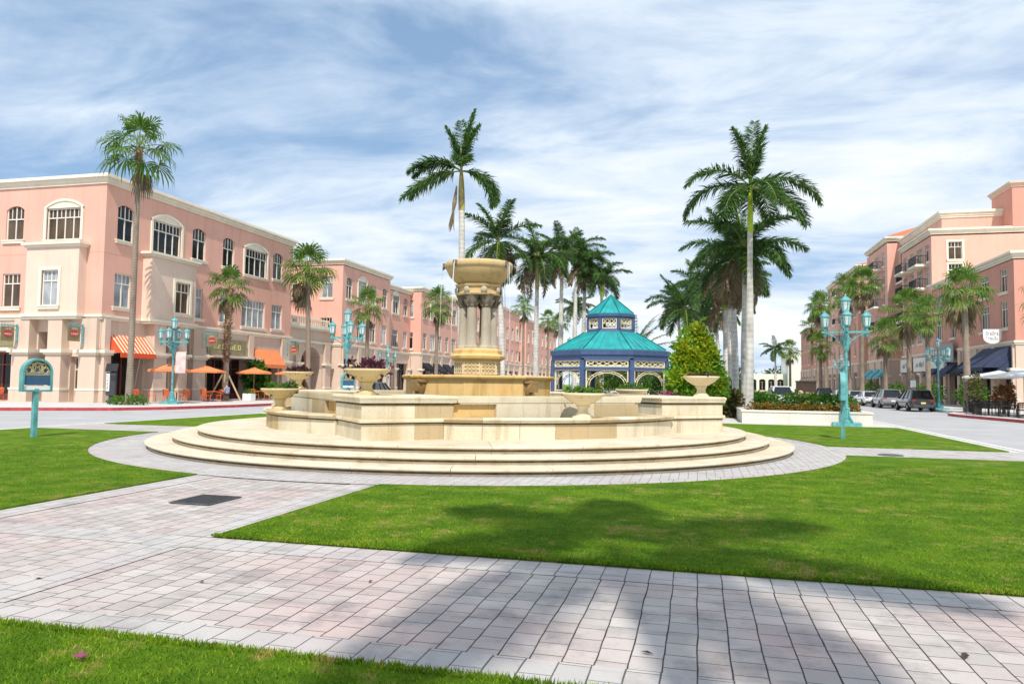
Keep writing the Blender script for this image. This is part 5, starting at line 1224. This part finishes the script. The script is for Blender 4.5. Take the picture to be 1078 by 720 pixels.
sg = thing('park_sign', 'round topped turquoise park sign with gold emblem on the left lawn', 'sign', (-17.3, 16.25, .02), R(78), 'round topped park signs'); sg.scale = (.88, .88, 1)
mb = MB(); mb.box(-.065, .065, -.065, .065, 0, 1.30); mb.build('post', 'teal', sg)
mb = MB(); A_ = [(.46 * math.cos(PI * j / 20), 1.72 + .40 * math.sin(PI * j / 20)) for j in range(21)]; I_ = [(.40 * math.cos(PI * j / 20), 1.72 + .34 * math.sin(PI * j / 20)) for j in range(21)]
for (p, q, i, k) in zip(A_, A_[1:], I_, I_[1:]):
    P = [(x, y, z) for y in (-.09, .09) for x, z in (p, q, k, i)]; mb.add(P, [(3, 2, 1, 0), (4, 5, 6, 7), (0, 1, 5, 4), (1, 2, 6, 5), (2, 3, 7, 6), (3, 0, 4, 7)])
mb.box(-.46, -.40, -.09, .09, 1.22, 1.72); mb.box(.40, .46, -.09, .09, 1.22, 1.72); mb.box(-.40, .40, -.09, .09, 1.22, 1.27); mb.build('arch_frame', 'teal', sg)
mb = MB(); mb.box(-.40, .40, -.05, .05, 1.40, 1.70); pn = mb.build('panel', 'sign_blue', sg); mb = MB(); mb.box(-.40, .40, -.045, .045, 1.27, 1.38); mb.build('lower_strip', 'white', sg)
mb = MB()
for j in range(20): mb.box(-.39 + j * .0395, -.366 + j * .0395, -.056, -.05, 1.66, 1.69)
mb.build('bead_row', 'gold', pn)
mb = MB(); mb.prism([(0, 0)], 0, 0) if False else None
pts = [(.395 * math.cos(PI * j / 20), 1.715 + .335 * math.sin(PI * j / 20)) for j in range(21)]
mb.add([(x, -.01, z) for x, z in pts] + [(x, .01, z) for x, z in pts], [tuple(range(21)), tuple(range(21, 42))[::-1]] + [(j, (j + 1) % 21, 21 + (j + 1) % 21, 21 + j) for j in range(21)]); lu = mb.build('lunette', 'sign_blue', sg)
mb = MB()
for cx_, cz_, rr in ((0, 1.86, .155), (0, 1.86, .12), (-.26, 1.80, .085), (.26, 1.80, .085), (-.2, 1.93, .05), (.2, 1.93, .05), (-.34, 1.75, .04), (.34, 1.75, .04), (-.14, 1.755, .03), (.14, 1.755, .03)):
    mb.tube([(cx_ + rr * math.cos(a * PI / 8), -.03, cz_ + rr * math.sin(a * PI / 8)) for a in range(17)], .014, 4, cap=False)
for s in (-1, 1): mb.tube([(s * .12, -.03, 1.75), (s * .2, -.03, 1.84), (s * .3, -.03, 1.9), (s * .33, -.03, 1.86), (s * .28, -.03, 1.83)], .014, 4); mb.tube([(s * .1, -.03, 1.98), (s * .2, -.03, 1.98), (s * .27, -.03, 1.92)], .012, 4)
mb.build('tracery', 'gold', lu)
text('M', 'emblem_letter', 'gold', lu, (0, -.022, 1.86), (PI / 2, 0, 0), .2, .01)
mb = MB(); mb.box(-.06, .0, -.075, -.066, 1.0, 1.25); 
s2 = copy_tree(sg, (4.44, 25.2, .02), R(84), 'round topped turquoise park sign seen edge on before the right hand lamp')
s3 = copy_tree(sg, (-18.2, 36.4, 0), R(60), 'round topped turquoise park sign at the foot of the lamp left of the fountain')

# pay station
t = thing('pay_station', 'grey parking pay station with a tilted solar panel on top', 'pay station', (-35.9, 39.2, 0), R(35)); t.scale = (1.3, 1.3, 1.28)
mb = MB(); mb.lathe([(.20, 0), (.20, .1), (.13, .14), (.13, .42)], 4, rot=PI / 4); mb.prism([(-.19, -.15), (.19, -.15), (.22, -.05), (.22, .15), (-.22, .15), (-.22, -.05)], .40, 1.55); mb.build('cabinet', 'dark_grey', t, bevel=.02)
mb = MB(); mb.box(-.2, -.06, -.17, -.152, .62, 1.48); mb.lathe([(.0, -.01), (.07, -.01), (.07, .01), (0, .01)], 16, (0, 0)); mb.build('label_strip', 'white', t)
mb = MB(); scribble(mb, lambda a, n, z: (-.17 + (z) * 1, -.172 - n, 1.36 - a), 0, .68, .0, .07, 8, .004, 4); mb.build('lettering', 'black', t)
mb = MB(); mb.box(.0, .16, -.165, -.152, 1.15, 1.38); mb.build('screen', 'car_glass', t)
mb = MB(); mb.tube([(0, .05, 1.5), (0, .05, 1.72)], .04, 6); mb.add([(-.26, -.22, 1.62), (.26, -.22, 1.62), (.26, .24, 1.98), (-.26, .24, 1.98), (-.26, -.22, 1.58), (.26, -.22, 1.58), (.26, .24, 1.94), (-.26, .24, 1.94)], [(0, 1, 2, 3), (7, 6, 5, 4), (0, 4, 5, 1), (1, 5, 6, 2), (2, 6, 7, 3), (3, 7, 4, 0)]); mb.build('solar_panel', 'black', t)
# low shrubs at the foot of the corner palm
tree('low_shrub', 'low round green shrub at the foot of the tall corner fan palm', 'bush', -33.7, 38.2, [(0, 0, .25, 1.25, .8, .35), (-.7, 0, .2, .7, .6, .3), (.7, 0, .2, .7, .6, .3)], 900, .14, 'hedge', None, 120)
tree('potted_palm', 'bushy green potted palm beside the cafe door under the orange awning', 'plant', -37.0, 56.6, [(0, 0, 1.7, .9, .9, .9), (0, 0, 2.5, .6, .6, .7), (.3, .4, 1.2, .8, .8, .7)], 900, .5, 'bush', (1.4, .12), 121)

# blade signs on wall brackets
def blade_sign(label, F, a, z, out0, flip=1):
    p = F.pt(a, 0, 0); t = thing('hanging_sign', label, 'sign', (p[0], p[1], z), group='hanging shop signs')
    mb = MB(); L = Vector(F.N + (0,)); S_ = Vector(F.S + (0,))
    def B(m, n0, n1, s0, s1, z0, z1):
        P = [L * n + S_ * s + Vector((0, 0, zz_)) for zz_ in (z0, z1) for n, s in ((n0, s0), (n1, s0), (n1, s1), (n0, s1))]; m.add(P, [(3, 2, 1, 0), (4, 5, 6, 7), (0, 1, 5, 4), (1, 2, 6, 5), (2, 3, 7, 6), (3, 0, 4, 7)])
    B(mb, out0 - .02, out0 + .04, -.05, .05, -.75, .55); B(mb, out0, out0 + 1.25, -.03, .03, .40, .47)
    pts = [L * (out0 + .05 + .3 * (1 - math.cos(j * PI / 10)) / 2 * 2) + Vector((0, 0, .05 + .32 * math.sin(j * PI / 20))) for j in range(11)]; mb.tube(pts, .02, 5)
    for k in range(5): mb.tube([L * (out0 + .3 + .2 * k + .06 * math.cos(j * PI / 4)) + Vector((0, 0, .54 + .06 * math.sin(j * PI / 4))) for j in range(9)], .016, 4)
    mb.build('bracket', 'teal', t)
    mb = MB(); B(mb, out0 + .22, out0 + 1.18, -.03, .03, -.60, .36); bd = mb.build('board', 'olive', t)
    mb = MB(); 
    for sd__ in (-1, 1):
        c_ = [L * (out0 + .70 + .34 * math.cos(j * PI / 12)) + S_ * (.036 * sd__) + Vector((0, 0, -.10 + .24 * math.sin(j * PI / 12))) for j in range(24)]; c2_ = [x_ + S_ * (.014 * sd__) for x_ in c_]; mb.add(c_ + c2_, [tuple(range(24, 48))] + [(j, (j + 1) % 24, 24 + (j + 1) % 24, 24 + j) for j in range(24)])
    ov = mb.build('red_oval', 'red_sign', bd); mb = MB()
    for sd__ in (-1, 1):
        scribble(mb, lambda s, n, zz_: tuple(L * (out0 + .70 + s) + S_ * (sd__ * (.052 + n)) + Vector((0, 0, zz_))), -.26, .26, -.19, -.03, 6, .006, 3)
        scribble(mb, lambda s, n, zz_: tuple(L * (out0 + .70 + s) + S_ * (sd__ * (.032 + n)) + Vector((0, 0, zz_))), -.22, .22, .15, .29, 4, .006, 8)
    mb.build('lettering', 'white', ov)
    return t
blade_sign('hanging sign with red oval on the corner building, left one over the cafe', SOUTH(0, Y0 + .0), -44.0, 4.55, .75)
blade_sign('hanging sign with red oval on the corner pier facing the side street', SOUTH(0, Y0), -39.0, 4.55, .45)
blade_sign('hanging sign with red oval before the olive cafe board', EAST(X0, 0), 50.4, 4.75, .42)
blade_sign('hanging sign beside the second orange awning near the gateway', EAST(X0, 0), 62.4, 4.6, .5)
def board(label, F, a, b, z0, z1, n, mat, cat='sign', seed=1, tm='yellow', nl=7, shape=None):
    p = F.pt((a + b) / 2, 0, 0); t = thing('shop_sign', label, cat, (p[0], p[1], (z0 + z1) / 2)); mb = MB()
    if shape == 'scallop':
        w = (b - a) / 2; zz = [(w * math.cos(PI + PI * j / 12), (z0 + z1) / 2 - .1 + (z1 - z0) * .45 * math.sin(PI + PI * j / 12)) for j in range(13)] + [(w, z1), (-w, z1)]
        c = (a + b) / 2; k = len(zz); mb.add([F.pt(c + x, n, z) for x, z in zz] + [F.pt(c + x, n + .1, z) for x, z in zz], [tuple(range(k))[::-1], tuple(range(k, 2 * k))] + [(j, (j + 1) % k, k + (j + 1) % k, k + j) for j in range(k)])
    else: F.box(mb, a, b, n, n + .1, z0, z1)
    bd = mb.build('board', mat, t, world=True)
    mb = MB(); h = z1 - z0
    rows = [(z0 + h * .58, z0 + h * .82), (z0 + h * .25, z0 + h * .48)] if shape == 'scallop' else [(z0 + h * .34, z0 + h * .68)]
    for k, (c, d) in enumerate(rows): scribble(mb, lambda s, m, z: F.pt(s, n + .1 + m, z), a + (b - a) * .14, b - (b - a) * .14, c, d, nl, .02, seed + k)
    o = mb.build('lettering', tm, None); o.data.transform(Matrix.Translation(-t.location)); o.parent = bd
    return t
board('long olive cafe board with yellow lettering above the shaded cafe front', E1, 51.3, 56.4, 3.7, 4.9, .05, 'olive', seed=23, nl=7)
board('olive cafe board with red and yellow lettering on the side street front', S1, -51, -44.7, 3.7, 5.0, .05, 'olive', seed=9, nl=8)
board('white scalloped sign above the navy awning on the right', SOUTH(0, 71.6), 23.9, 25.3, 5.6, 6.8, .0, 'white', seed=12, tm='steel', nl=6, shape='scallop')
board('grey shop sign board above the pale fascia beside the lamp', G1, 83.4, 87.6, 4.4, 6.3, .4, 'silver' if 'silver' in M else 'steel', seed=14, tm='white', nl=7)
board('pale cream shop fascia with dark script left of the bright lamp', G2, 93, 98, 3.6, 5.2, .3, 'white_wall', seed=16, tm='black', nl=6)
board('second pale cream fascia with dark script behind the short palms', G2, 99, 103.8, 3.6, 5.2, .3, 'white_wall', seed=18, tm='black', nl=5)
t = thing('directory_kiosk', 'dark brown boxy kiosk with a round badge behind the raised planter', 'kiosk', (9.4, 68, -.0)); t.location = (8.0, 60, 0)
mb = MB(); mb.box(-.68, .68, -.35, .35, 0, 2.0); mb.box(-.72, .72, -.4, .4, 2.0, 2.1); mb.build('body', 'brown_sign', t)
mb = MB(); mb.tube([(-.42, -.36, 1.2), (-.42, -.38, 1.2)], .18, 14); mb.build('badge', 'gold', t); mb = MB(); scribble(mb, lambda s, n, z: (s, -.352 - n, z), -.05, .58, 1.12, 1.28, 6, .01, 2); mb.build('lettering', 'gold', t)
t = thing('trash_bin', 'dark grey trash bin on the right sidewalk before the round hedge', 'bin', (18.9, 58.6, 0)); mb = MB(); mb.lathe([(.0, 0), (.28, 0), (.30, .06), (.33, .9), (.35, .92), (.35, 1.0), (.2, 1.12), (0, 1.12)], 16); mb.build('drum', 'dark_grey', t, smooth=True)
mb = MB()
for k in range(16): a = k * PI / 8; mb.bar((.30 * math.cos(a), .30 * math.sin(a), .08), (.34 * math.cos(a), .34 * math.sin(a), .9), .03)
mb.build('slats', 'black', t)
t = thing('parking_sign', 'thin pole with a pale round topped parking sign on the right kerb', 'sign', (18.6, 72.5, 0)); mb = MB(); mb.tube([(0, 0, 0), (0, 0, 2.4)], .035, 6); mb.build('post', 'steel', t); mb = MB(); mb.box(-.22, .22, -.05, -.035, 1.75, 2.35); mb.build('plate', 'white', t)
for i, (x, y, w_, h, lab) in enumerate([(21.2, 66.3, 1.05, 2.4, 'big round green hedge ball right of the bright turquoise lamp'), (21.6, 79, 1.3, 2.3, 'round hedge behind the dark parked car'), (21.8, 92, 1.3, 2.2, 'round hedge behind the grey parked car'), (21.8, 105, 1.4, 2.5, 'round hedge under the turquoise awning')]):
    tree('round_hedge', lab, 'bush', x, y, [(0, 0, h * .5, w_, w_, h * .5), (.2, .2, h * .45, w_, w_ * .9, h * .45)], 1500, .2, 'hedge', None, 130 + i, 'round hedges before the right hand shops')
tree('red_shrub', 'tall red and green leafy shrub in a pot beside the white umbrellas', 'plant', 19.7, 55.6, [(0, 0, 1.15, .65, .6, .7), (.2, 0, 1.6, .4, .4, .4)], 600, .22, 'redflower', (1.0, .08), 140)
tree('potted_shrub', 'dry tan and green potted shrub left of the black cafe chairs', 'plant', 18.3, 56.4, [(0, 0, 1.4, .45, .45, .9), (0, 0, 2.2, .35, .35, .5)], 500, .2, 'brownbush', (.9, .2), 141)

# ------------------------------------------------------------------ cafe furniture
def umbrella(label, x, y, z, rr, h, mat, group):
    t = thing('cafe_umbrella', label, 'umbrella', (x, y, z), rnd.uniform(0, 1), group); n = 8
    mb = MB(); mb.lathe([(0, 0), (.26, 0), (.26, .05), (.06, .09), (.0, .09)], 16); mb.build('base', 'dark_grey', t)
    mb = MB(); mb.tube([(0, 0, .05), (0, 0, h)], .022, 8); mb.build('pole', 'wood', t)
    mb = MB(); vs = [(0, 0, h)]; fs = []
    for ring, (r_, z_) in enumerate(((.33, h - .17), (.66, h - .31), (1., h - .42), (1.0, h - .55))):
        for k in range(n * 2):
            a = k * PI / n; sag = (.93 if k % 2 else 1); vs.append((rr * r_ * sag * math.cos(a), rr * r_ * sag * math.sin(a), z_ + (.0 if k % 2 == 0 else .02 * r_)))
    m = n * 2
    fs += [(0, 1 + k, 1 + (k + 1) % m) for k in range(m)]
    for q in range(3): fs += [(1 + q * m + k, 1 + q * m + (k + 1) % m, 1 + (q + 1) * m + (k + 1) % m, 1 + (q + 1) * m + k) for k in range(m)]
    mb.add(vs, fs); mb.build('canopy', mat, t)
    mb = MB()
    for k in range(n): a = k * 2 * PI / n; mb.tube([(0, 0, h - .06), (rr * .98 * math.cos(a), rr * .98 * math.sin(a), h - .45)], .012, 4)
    mb.build('ribs', 'wood', t); return t
def chair_proto(label, mat, group):
    t = thing('cafe_chair', label, 'chair', (0, 0, 0), 0, group)
    for sx in (-1, 1):
        mb = MB(); mb.tube([(sx * .20, -.20, 0), (sx * .19, -.18, .45)], .016, 6); mb.build('leg', mat, t)
        mb = MB(); mb.tube([(sx * .20, .22, 0), (sx * .19, .19, .45), (sx * .19, .25, .88)], .016, 6); mb.build('leg', mat, t)
        mb = MB(); mb.tube([(sx * .22, .2, .66), (sx * .23, -.14, .66), (sx * .2, -.18, .45)], .016, 6); mb.build('armrest', mat, t)
    mb = MB(); mb.box(-.21, .21, -.21, .21, .44, .47); mb.build('seat', mat, t)
    mb = MB(); mb.box(-.2, .2, .20, .225, .82, .9)
    for k in range(5): mb.box(-.18 + k * .08, -.14 + k * .08, .195, .215, .5, .82)
    mb.build('backrest', mat, t); return t
def table_proto(label, mat, group):
    t = thing('cafe_table', label, 'table', (0, 0, 0), 0, group)
    mb = MB(); mb.box(-.38, .38, -.38, .38, .71, .75); mb.build('tabletop', mat, t, bevel=.01)
    mb = MB(); mb.tube([(0, 0, .03), (0, 0, .71)], .035, 8); mb.box(-.28, .28, -.03, .03, 0, .04); mb.box(-.03, .03, -.28, .28, 0, .04); mb.build('pedestal', 'dark_grey', t); return t
oc = chair_proto('orange slatted cafe chair', 'orange_chair', 'orange cafe chairs'); ot = table_proto('orange topped cafe table', 'orange_chair', 'orange cafe tables')
first = {'oc': True, 'ot': True, 'bc': True, 'bt': True}
def put(key, proto, x, y, rz, lab):
    if first[key]: first[key] = False; proto.location = (x, y, 0); proto.rotation_euler = (0, 0, rz); proto['label'] = lab; return proto
    return copy_tree(proto, (x, y, 0), rz, lab)
UL = 'orange cafe umbrellas on the left sidewalk'
for x, y, lab, where in [(-34.4, 42.6, 'flat orange umbrella behind the left corner lamp', 'under the umbrella behind the left corner lamp'), (-34.8, 47.0, 'orange umbrella over the seated man left of the shaggy palm', 'at the table of the seated man'),
        (-34.4, 52.4, 'orange umbrella right of the shaggy palm braces', 'right of the shaggy palm braces'), (-34.6, 58.2, 'orange umbrella before the second orange awning by the gateway', 'before the second orange awning')]:
    umbrella(lab, x, y, 0, 1.42, 2.62, 'orange', UL)
    put('ot', ot, x + .55, y + .1, .1, 'orange cafe table ' + where)
    for k, (dx, dy, a) in enumerate([(.55, -.62, PI), (.55, .82, 0), (1.2, .12, -PI / 2), (-.15, .1, PI / 2)]):
        put('oc', oc, x + dx, y + dy, a + rnd.uniform(-.25, .25), ['orange chair nearest the viewer ', 'orange chair on the far side ', 'orange chair on the kerb side ', 'orange chair on the building side '][k] + where)
for k, (x, y) in enumerate([(-36.6, 42.3), (-36.5, 43.6)]):
    put('oc', oc, x, y, 1.2 + k, ['orange chair under the striped awning, nearer the pay station', 'orange chair under the striped awning, behind the palm trunk'][k])
for k, (x, lab) in enumerate([(-46.0, 'left cafe table'), (-45.1, 'right cafe table')]):
    put('ot', ot, x, 38.8, .2, ['orange cafe table at the far left edge before the dark cafe front', 'orange cafe table left of the corner pier before the dark cafe front'][k])
    for j, dy in enumerate((-.7, .65)): put('oc', oc, x + .05, 38.8 + dy, PI if j == 0 else 0, ['orange chair nearer the street at the ', 'orange chair nearer the wall at the '][j] + ('far left edge cafe table' if k == 0 else 'second cafe table from the left edge'))
tag(kp := thing('white_planter', 'low white planter box beside the timber braced palm', 'planter', (-33.6, 50.6, 0)))
mb = MB(); mb.prism([(-.35, -.35), (.35, -.35), (.35, .35), (-.35, .35)], 0, .55); mb.build('box', 'white', kp, bevel=.02); mb = MB(); leaf_cloud(mb, [(0, 0, .65, .35, .35, .2)], 150, .15, random.Random(3)); mb.build('planting', 'hedge', kp)
UR = 'white cafe umbrellas on the right terrace'
for x, y, lab in [(20.3, 58.0, 'white umbrella nearest the fan palm on the right terrace'), (20.0, 53.2, 'white umbrella in the middle of the right terrace'), (20.6, 49.6, 'white umbrella at the right frame edge')]: umbrella(lab, x, y, 0, 2.3, 2.95, 'white', UR)
bc = chair_proto('black chair', 'black', 'black cafe chairs on the right terrace'); bt = table_proto('black table', 'black', 'black cafe tables on the right terrace')
for i, (x, y, nm) in enumerate([(17.9, 54.3, 'the leftmost black terrace table'), (18.2, 52.2, 'the second black terrace table from the left'), (18.5, 50.2, 'the third black terrace table from the left'), (18.7, 48.2, 'the rightmost black terrace table')]):
    put('bt', bt, x, y, .2, 'black square cafe table, ' + nm)
    for k, (dx, dy, a) in enumerate([(-.65, 0, PI / 2), (.65, 0, -PI / 2), (0, -.68, PI), (0, .68, 0)]):
        put('bc', bc, x + dx, y + dy, a + rnd.uniform(-.3, .3), ['black chair on the road side of ', 'black chair on the building side of ', 'black chair nearest the viewer at ', 'black chair on the far side of '][k] + nm)

# seated man at the left cafe
def person(loc, rz):
    t = thing('person', 'seated person in a blue shirt at an orange cafe table, seen from the side', 'person', loc, rz)
    def skin(name, joints, edges, mat, root=0):
        me = bpy.data.meshes.new(name); me.from_pydata([j[:3] for j in joints], edges, []); me.materials.append(M[mat]); o = bpy.data.objects.new(name, me); COL.objects.link(o); o.parent = t
        md = o.modifiers.new('skin', 'SKIN'); md.use_smooth_shade = True
        for i, j in enumerate(joints):
            me.skin_vertices[0].data[i].radius = (j[3], j[4] if len(j) > 4 else j[3])
        me.skin_vertices[0].data[root].use_root = True
        s = o.modifiers.new('sub', 'SUBSURF'); s.levels = 1; s.render_levels = 2
        return o
    # faces -y, seat height .46
    J = [(0, .05, .54, .15, .12), (0, .07, .72, .14, .11), (0, .03, .95, .17, .12), (0, 0, 1.06, .09, .08), (0, -.02, 1.13, .055, .055), (0, -.05, 1.22, .085, .10), (0, -.055, 1.33, .075, .09)]
    E_ = [(i, i + 1) for i in range(6)]
    for s in (-1, 1):
        b = len(J); J += [(s * .11, .0, .53, .085, .085), (s * .13, -.40, .52, .065, .065), (s * .13, -.44, .12, .045, .05), (s * .13, -.45, .05, .04, .04), (s * .13, -.60, .035, .04, .03)]; E_ += [(0, b), (b, b + 1), (b + 1, b + 2), (b + 2, b + 3), (b + 3, b + 4)]
        b = len(J); J += [(s * .21, .01, 1.02, .06, .06), (s * .25, -.02, .78, .048, .048), (s * .16, -.27, .79, .036, .036), (s * .13, -.34, .80, .03, .02)]; E_ += [(2, b), (b, b + 1), (b + 1, b + 2), (b + 2, b + 3)]
        for f in range(5):
            q = len(J); fx = s * (.10 + .018 * f); J += [(fx, -.39, .805, .011, .011), (fx, -.42 + .006 * abs(f - 2), .795, .009, .009)]; E_ += [(b + 3, q), (q, q + 1)]
    body = skin('body', J, E_, 'skin')
    r2 = 1.12
    skin('shirt', [(0, .06, .56, .155, .125), (0, .075, .72, .15, .12), (0, .03, .95, .18, .13), (0, 0, 1.05, .10, .09), (.21, .01, 1.02, .072, .072), (.25, -.02, .80, .06, .06), (-.21, .01, 1.02, .072, .072), (-.25, -.02, .80, .06, .06)], [(0, 1), (1, 2), (2, 3), (2, 4), (4, 5), (2, 6), (6, 7)], 'shirt')
    skin('trousers', [(0, .05, .55, .155, .11), (.11, .0, .53, .095, .095), (.13, -.40, .52, .075, .075), (.13, -.44, .12, .06, .06), (-.11, .0, .53, .095, .095), (-.13, -.40, .52, .075, .075), (-.13, -.44, .12, .06, .06)], [(0, 1), (1, 2), (2, 3), (0, 4), (4, 5), (5, 6)], 'trousers')
    mb = MB(); mb.lathe([(0, .11), (.06, .10), (.095, .05), (.105, 0), (.10, -.05), (.085, -.09)], 14); h = mb.build('hair', 'hair', t, smooth=True, loc=(0, -.03, 1.325))
    mb = MB(); mb.lathe([(0, .02), (.012, .012), (.016, -.01), (0, -.02)], 8)
    for x_, z_, y_ in ((0, 1.265, -.15),): mb.build('nose', 'skin', body, loc=(x_, y_, z_))
    for s in (-1, 1):
        mb = MB(); mb.lathe([(0, .008), (.008, 0), (0, -.008)], 8); mb.build('eye', 'black', body, loc=(s * .032, -.142, 1.295))
        mb = MB(); mb.lathe([(0, .03), (.012, .015), (.013, -.015), (0, -.03)], 8); mb.build('ear', 'skin', body, loc=(s * .085, -.05, 1.275))
    mb = MB(); mb.box(-.022, .022, -.004, .004, -.004, .004); mb.build('mouth', 'red_sign', body, loc=(0, -.146, 1.225))
    return t
person((-33.15, 47.15, .0), R(-88))

# ------------------------------------------------------------------ cars
def car(label, x, y, rz, paint, suv, group=None, L=4.6, wd=.92, z=-.14):
    t = thing('parked_car', label, 'car', (x, y, z), rz, group); hr = 1.68 if suv else 1.45; zb = .98 if suv else .90; hood = 1.02 if suv else .90
    # lower body stations: y, half width, top, bottom
    st = [(-L / 2, .72, .62, .42), (-L / 2 + .06, .84, zb - .05, .30), (-L / 2 + .35, wd, zb, .26), (-L / 2 + 1.0, wd + .01, zb, .24), (0, wd + .01, zb - .01, .24), (L / 2 - 1.5, wd, zb - .02, .24), (L / 2 - 1.0, wd - .01, hood - .02, .25), (L / 2 - .35, wd - .07, hood - .16, .27), (L / 2 - .06, .74, .62, .32), (L / 2, .62, .52, .38)]
    mb = MB(); vs = []; k = 12
    for yy, hw, zt, zl in st:
        ring = [(0, zl), (hw * .8, zl), (hw * .95, zl + .08), (hw, zl + .3 * (zt - zl)), (hw * 1.0, zl + .72 * (zt - zl)), (hw * .95, zt - .04), (hw * .86, zt)]
        full = ring + [(0, zt + .015)] + [(-a, b) for a, b in ring[::-1][:-1]]
        k = len(full); vs += [(a, yy, b) for a, b in full]
    fs = [(i * k + j, i * k + (j + 1) % k, (i + 1) * k + (j + 1) % k, (i + 1) * k + j) for i in range(len(st) - 1) for j in range(k)] + [tuple(range(k)), tuple(range((len(st) - 1) * k, len(st) * k))[::-1]]
    mb.add(vs, fs); body = mb.build('body', paint, t, smooth=True, ang=50)
    # cabin
    yr, yf = (-L / 2 + .18, L / 2 - 1.15) if suv else (-L / 2 + .55, L / 2 - 1.35); tr, tf = (-L / 2 + .62, L / 2 - 2.05) if suv else (-L / 2 + 1.35, L / 2 - 2.2)
    def cab(e, zl, zh):
        return [(-wd * .88 + e, yr + e, zl), (wd * .88 - e, yr + e, zl), (wd * .88 - e, yf - e, zl), (-wd * .88 + e, yf - e, zl), (-wd * .66 + e, tr + e, zh), (wd * .66 - e, tr + e, zh), (wd * .66 - e, tf - e, zh), (-wd * .66 + e, tf - e, zh)]
    mb = MB(); mb.add(cab(0, zb - .03, hr - .05), [(0, 1, 5, 4), (1, 2, 6, 5), (2, 3, 7, 6), (3, 0, 4, 7)]); mb.build('windows', 'car_glass', t)
    mb = MB(); c = [Vector(v) for v in cab(-.012, zb - .03, hr - .05)]
    for a, b in ((0, 4), (1, 5), (2, 6), (3, 7)): mb.bar(c[a], c[b], .10, .07)
    for sx in ((0, 3, 4, 7), (1, 2, 5, 6)):
        for f in (.36, .68 if suv else .66): mb.bar(c[sx[0]].lerp(c[sx[1]], f), c[sx[2]].lerp(c[sx[3]], f), .07, .05)
    rf = [(-wd * .68, tr - .06, hr - .07), (wd * .68, tr - .06, hr - .07), (wd * .68, tf + .04, hr - .07), (-wd * .68, tf + .04, hr - .07), (-wd * .58, tr + .1, hr), (wd * .58, tr + .1, hr), (wd * .58, tf - .2, hr), (-wd * .58, tf - .2, hr)]
    mb.add(rf, [(3, 2, 1, 0), (4, 5, 6, 7), (0, 1, 5, 4), (1, 2, 6, 5), (2, 3, 7, 6), (3, 0, 4, 7)]); mb.build('roof', paint, t)
    for sx in (-1, 1):
        for yy in (-L / 2 + .85, L / 2 - .88):
            mb = MB(); mb.lathe([(.20, -.11), (.31, -.12), (.345, -.08), (.35, 0), (.345, .08), (.31, .12), (.20, .11)], 24, closed=True); w_ = mb.build('wheel', 'tyre', t, smooth=True, loc=(sx * (wd - .08), yy, .345)); w_.rotation_euler = (0, PI / 2, 0)
            mb = MB(); mb.lathe([(0, .09 * sx), (.05, .10 * sx), (.06, .08 * sx), (.20, .07 * sx), (.22, .10 * sx), (.22, -.05 * sx), (0, -.05 * sx)], 20)
            for q in range(5): a = q * 2 * PI / 5; mb.bar((0, 0, .09 * sx), (.21 * math.cos(a), .21 * math.sin(a), .09 * sx), .05, .03)
            mb.build('rim', 'rim', w_)
        mb = MB(); mb.box(sx * .62 - .13, sx * .62 + .13, -L / 2 + .035, -L / 2 + .2, zb - .24, zb - .06); mb.build('tail_light', 'tail', t)
        mb = MB(); mb.box(sx * .60 - .14, sx * .60 + .14, L / 2 - .22, L / 2 - .07, .62, .74); mb.build('headlight', 'headlight', t)
        mb = MB(); mb.box(sx * (wd + .10) - .09, sx * (wd + .10) + .09, yf - .62, yf - .52, zb, zb + .15); mb.build('mirror', paint, t)
    mb = MB(); mb.box(-.74, .74, -L / 2 - .03, -L / 2 + .15, .30, .50); mb.build('bumper', 'dark_grey', t, bevel=.03)
    mb = MB(); mb.box(-.70, .70, L / 2 - .15, L / 2 + .02, .30, .46); mb.build('bumper', 'dark_grey', t, bevel=.03)
    mb = MB(); mb.box(-.17, .17, -L / 2 - .012, -L / 2 + .1, .60, .72); mb.build('plate', 'yellow' if paint == 'paint_charcoal' else 'white', t)
    return t
CG = 'cars parked along the right kerb'
car('dark charcoal hatchback parked nearest on the right, rear plate yellow', 16.75, 65.0, R(1), 'paint_charcoal', True, CG)
car('brownish silver estate car parked second behind the charcoal one', 16.6, 73.2, R(0), 'paint_greysilver', True, CG)
car('white sedan parked third in the right kerb row', 16.6, 80.4, 0, 'paint_carwhite', False, CG)
car('silver sedan parked fourth in the right kerb row', 16.6, 87.4, 0, 'paint_silver', False, CG)
car('pale blue sedan parked fifth in the right kerb row', 16.6, 95, 0, 'paint_paleblue', False, CG)
car('black car farther down the right kerb row, beside the lamp pole', 16.6, 108, 0, 'paint_carblack', True, CG)
car('white sport utility vehicle beyond the raised planter, beside the large palm trunk', 6.7, 66, R(2), 'paint_carwhite', True, None, z=0.)
car('black sport utility vehicle parked across the street behind the fountain pier urn', -29.2, 64.5, R(0), 'paint_carblack', True, None)
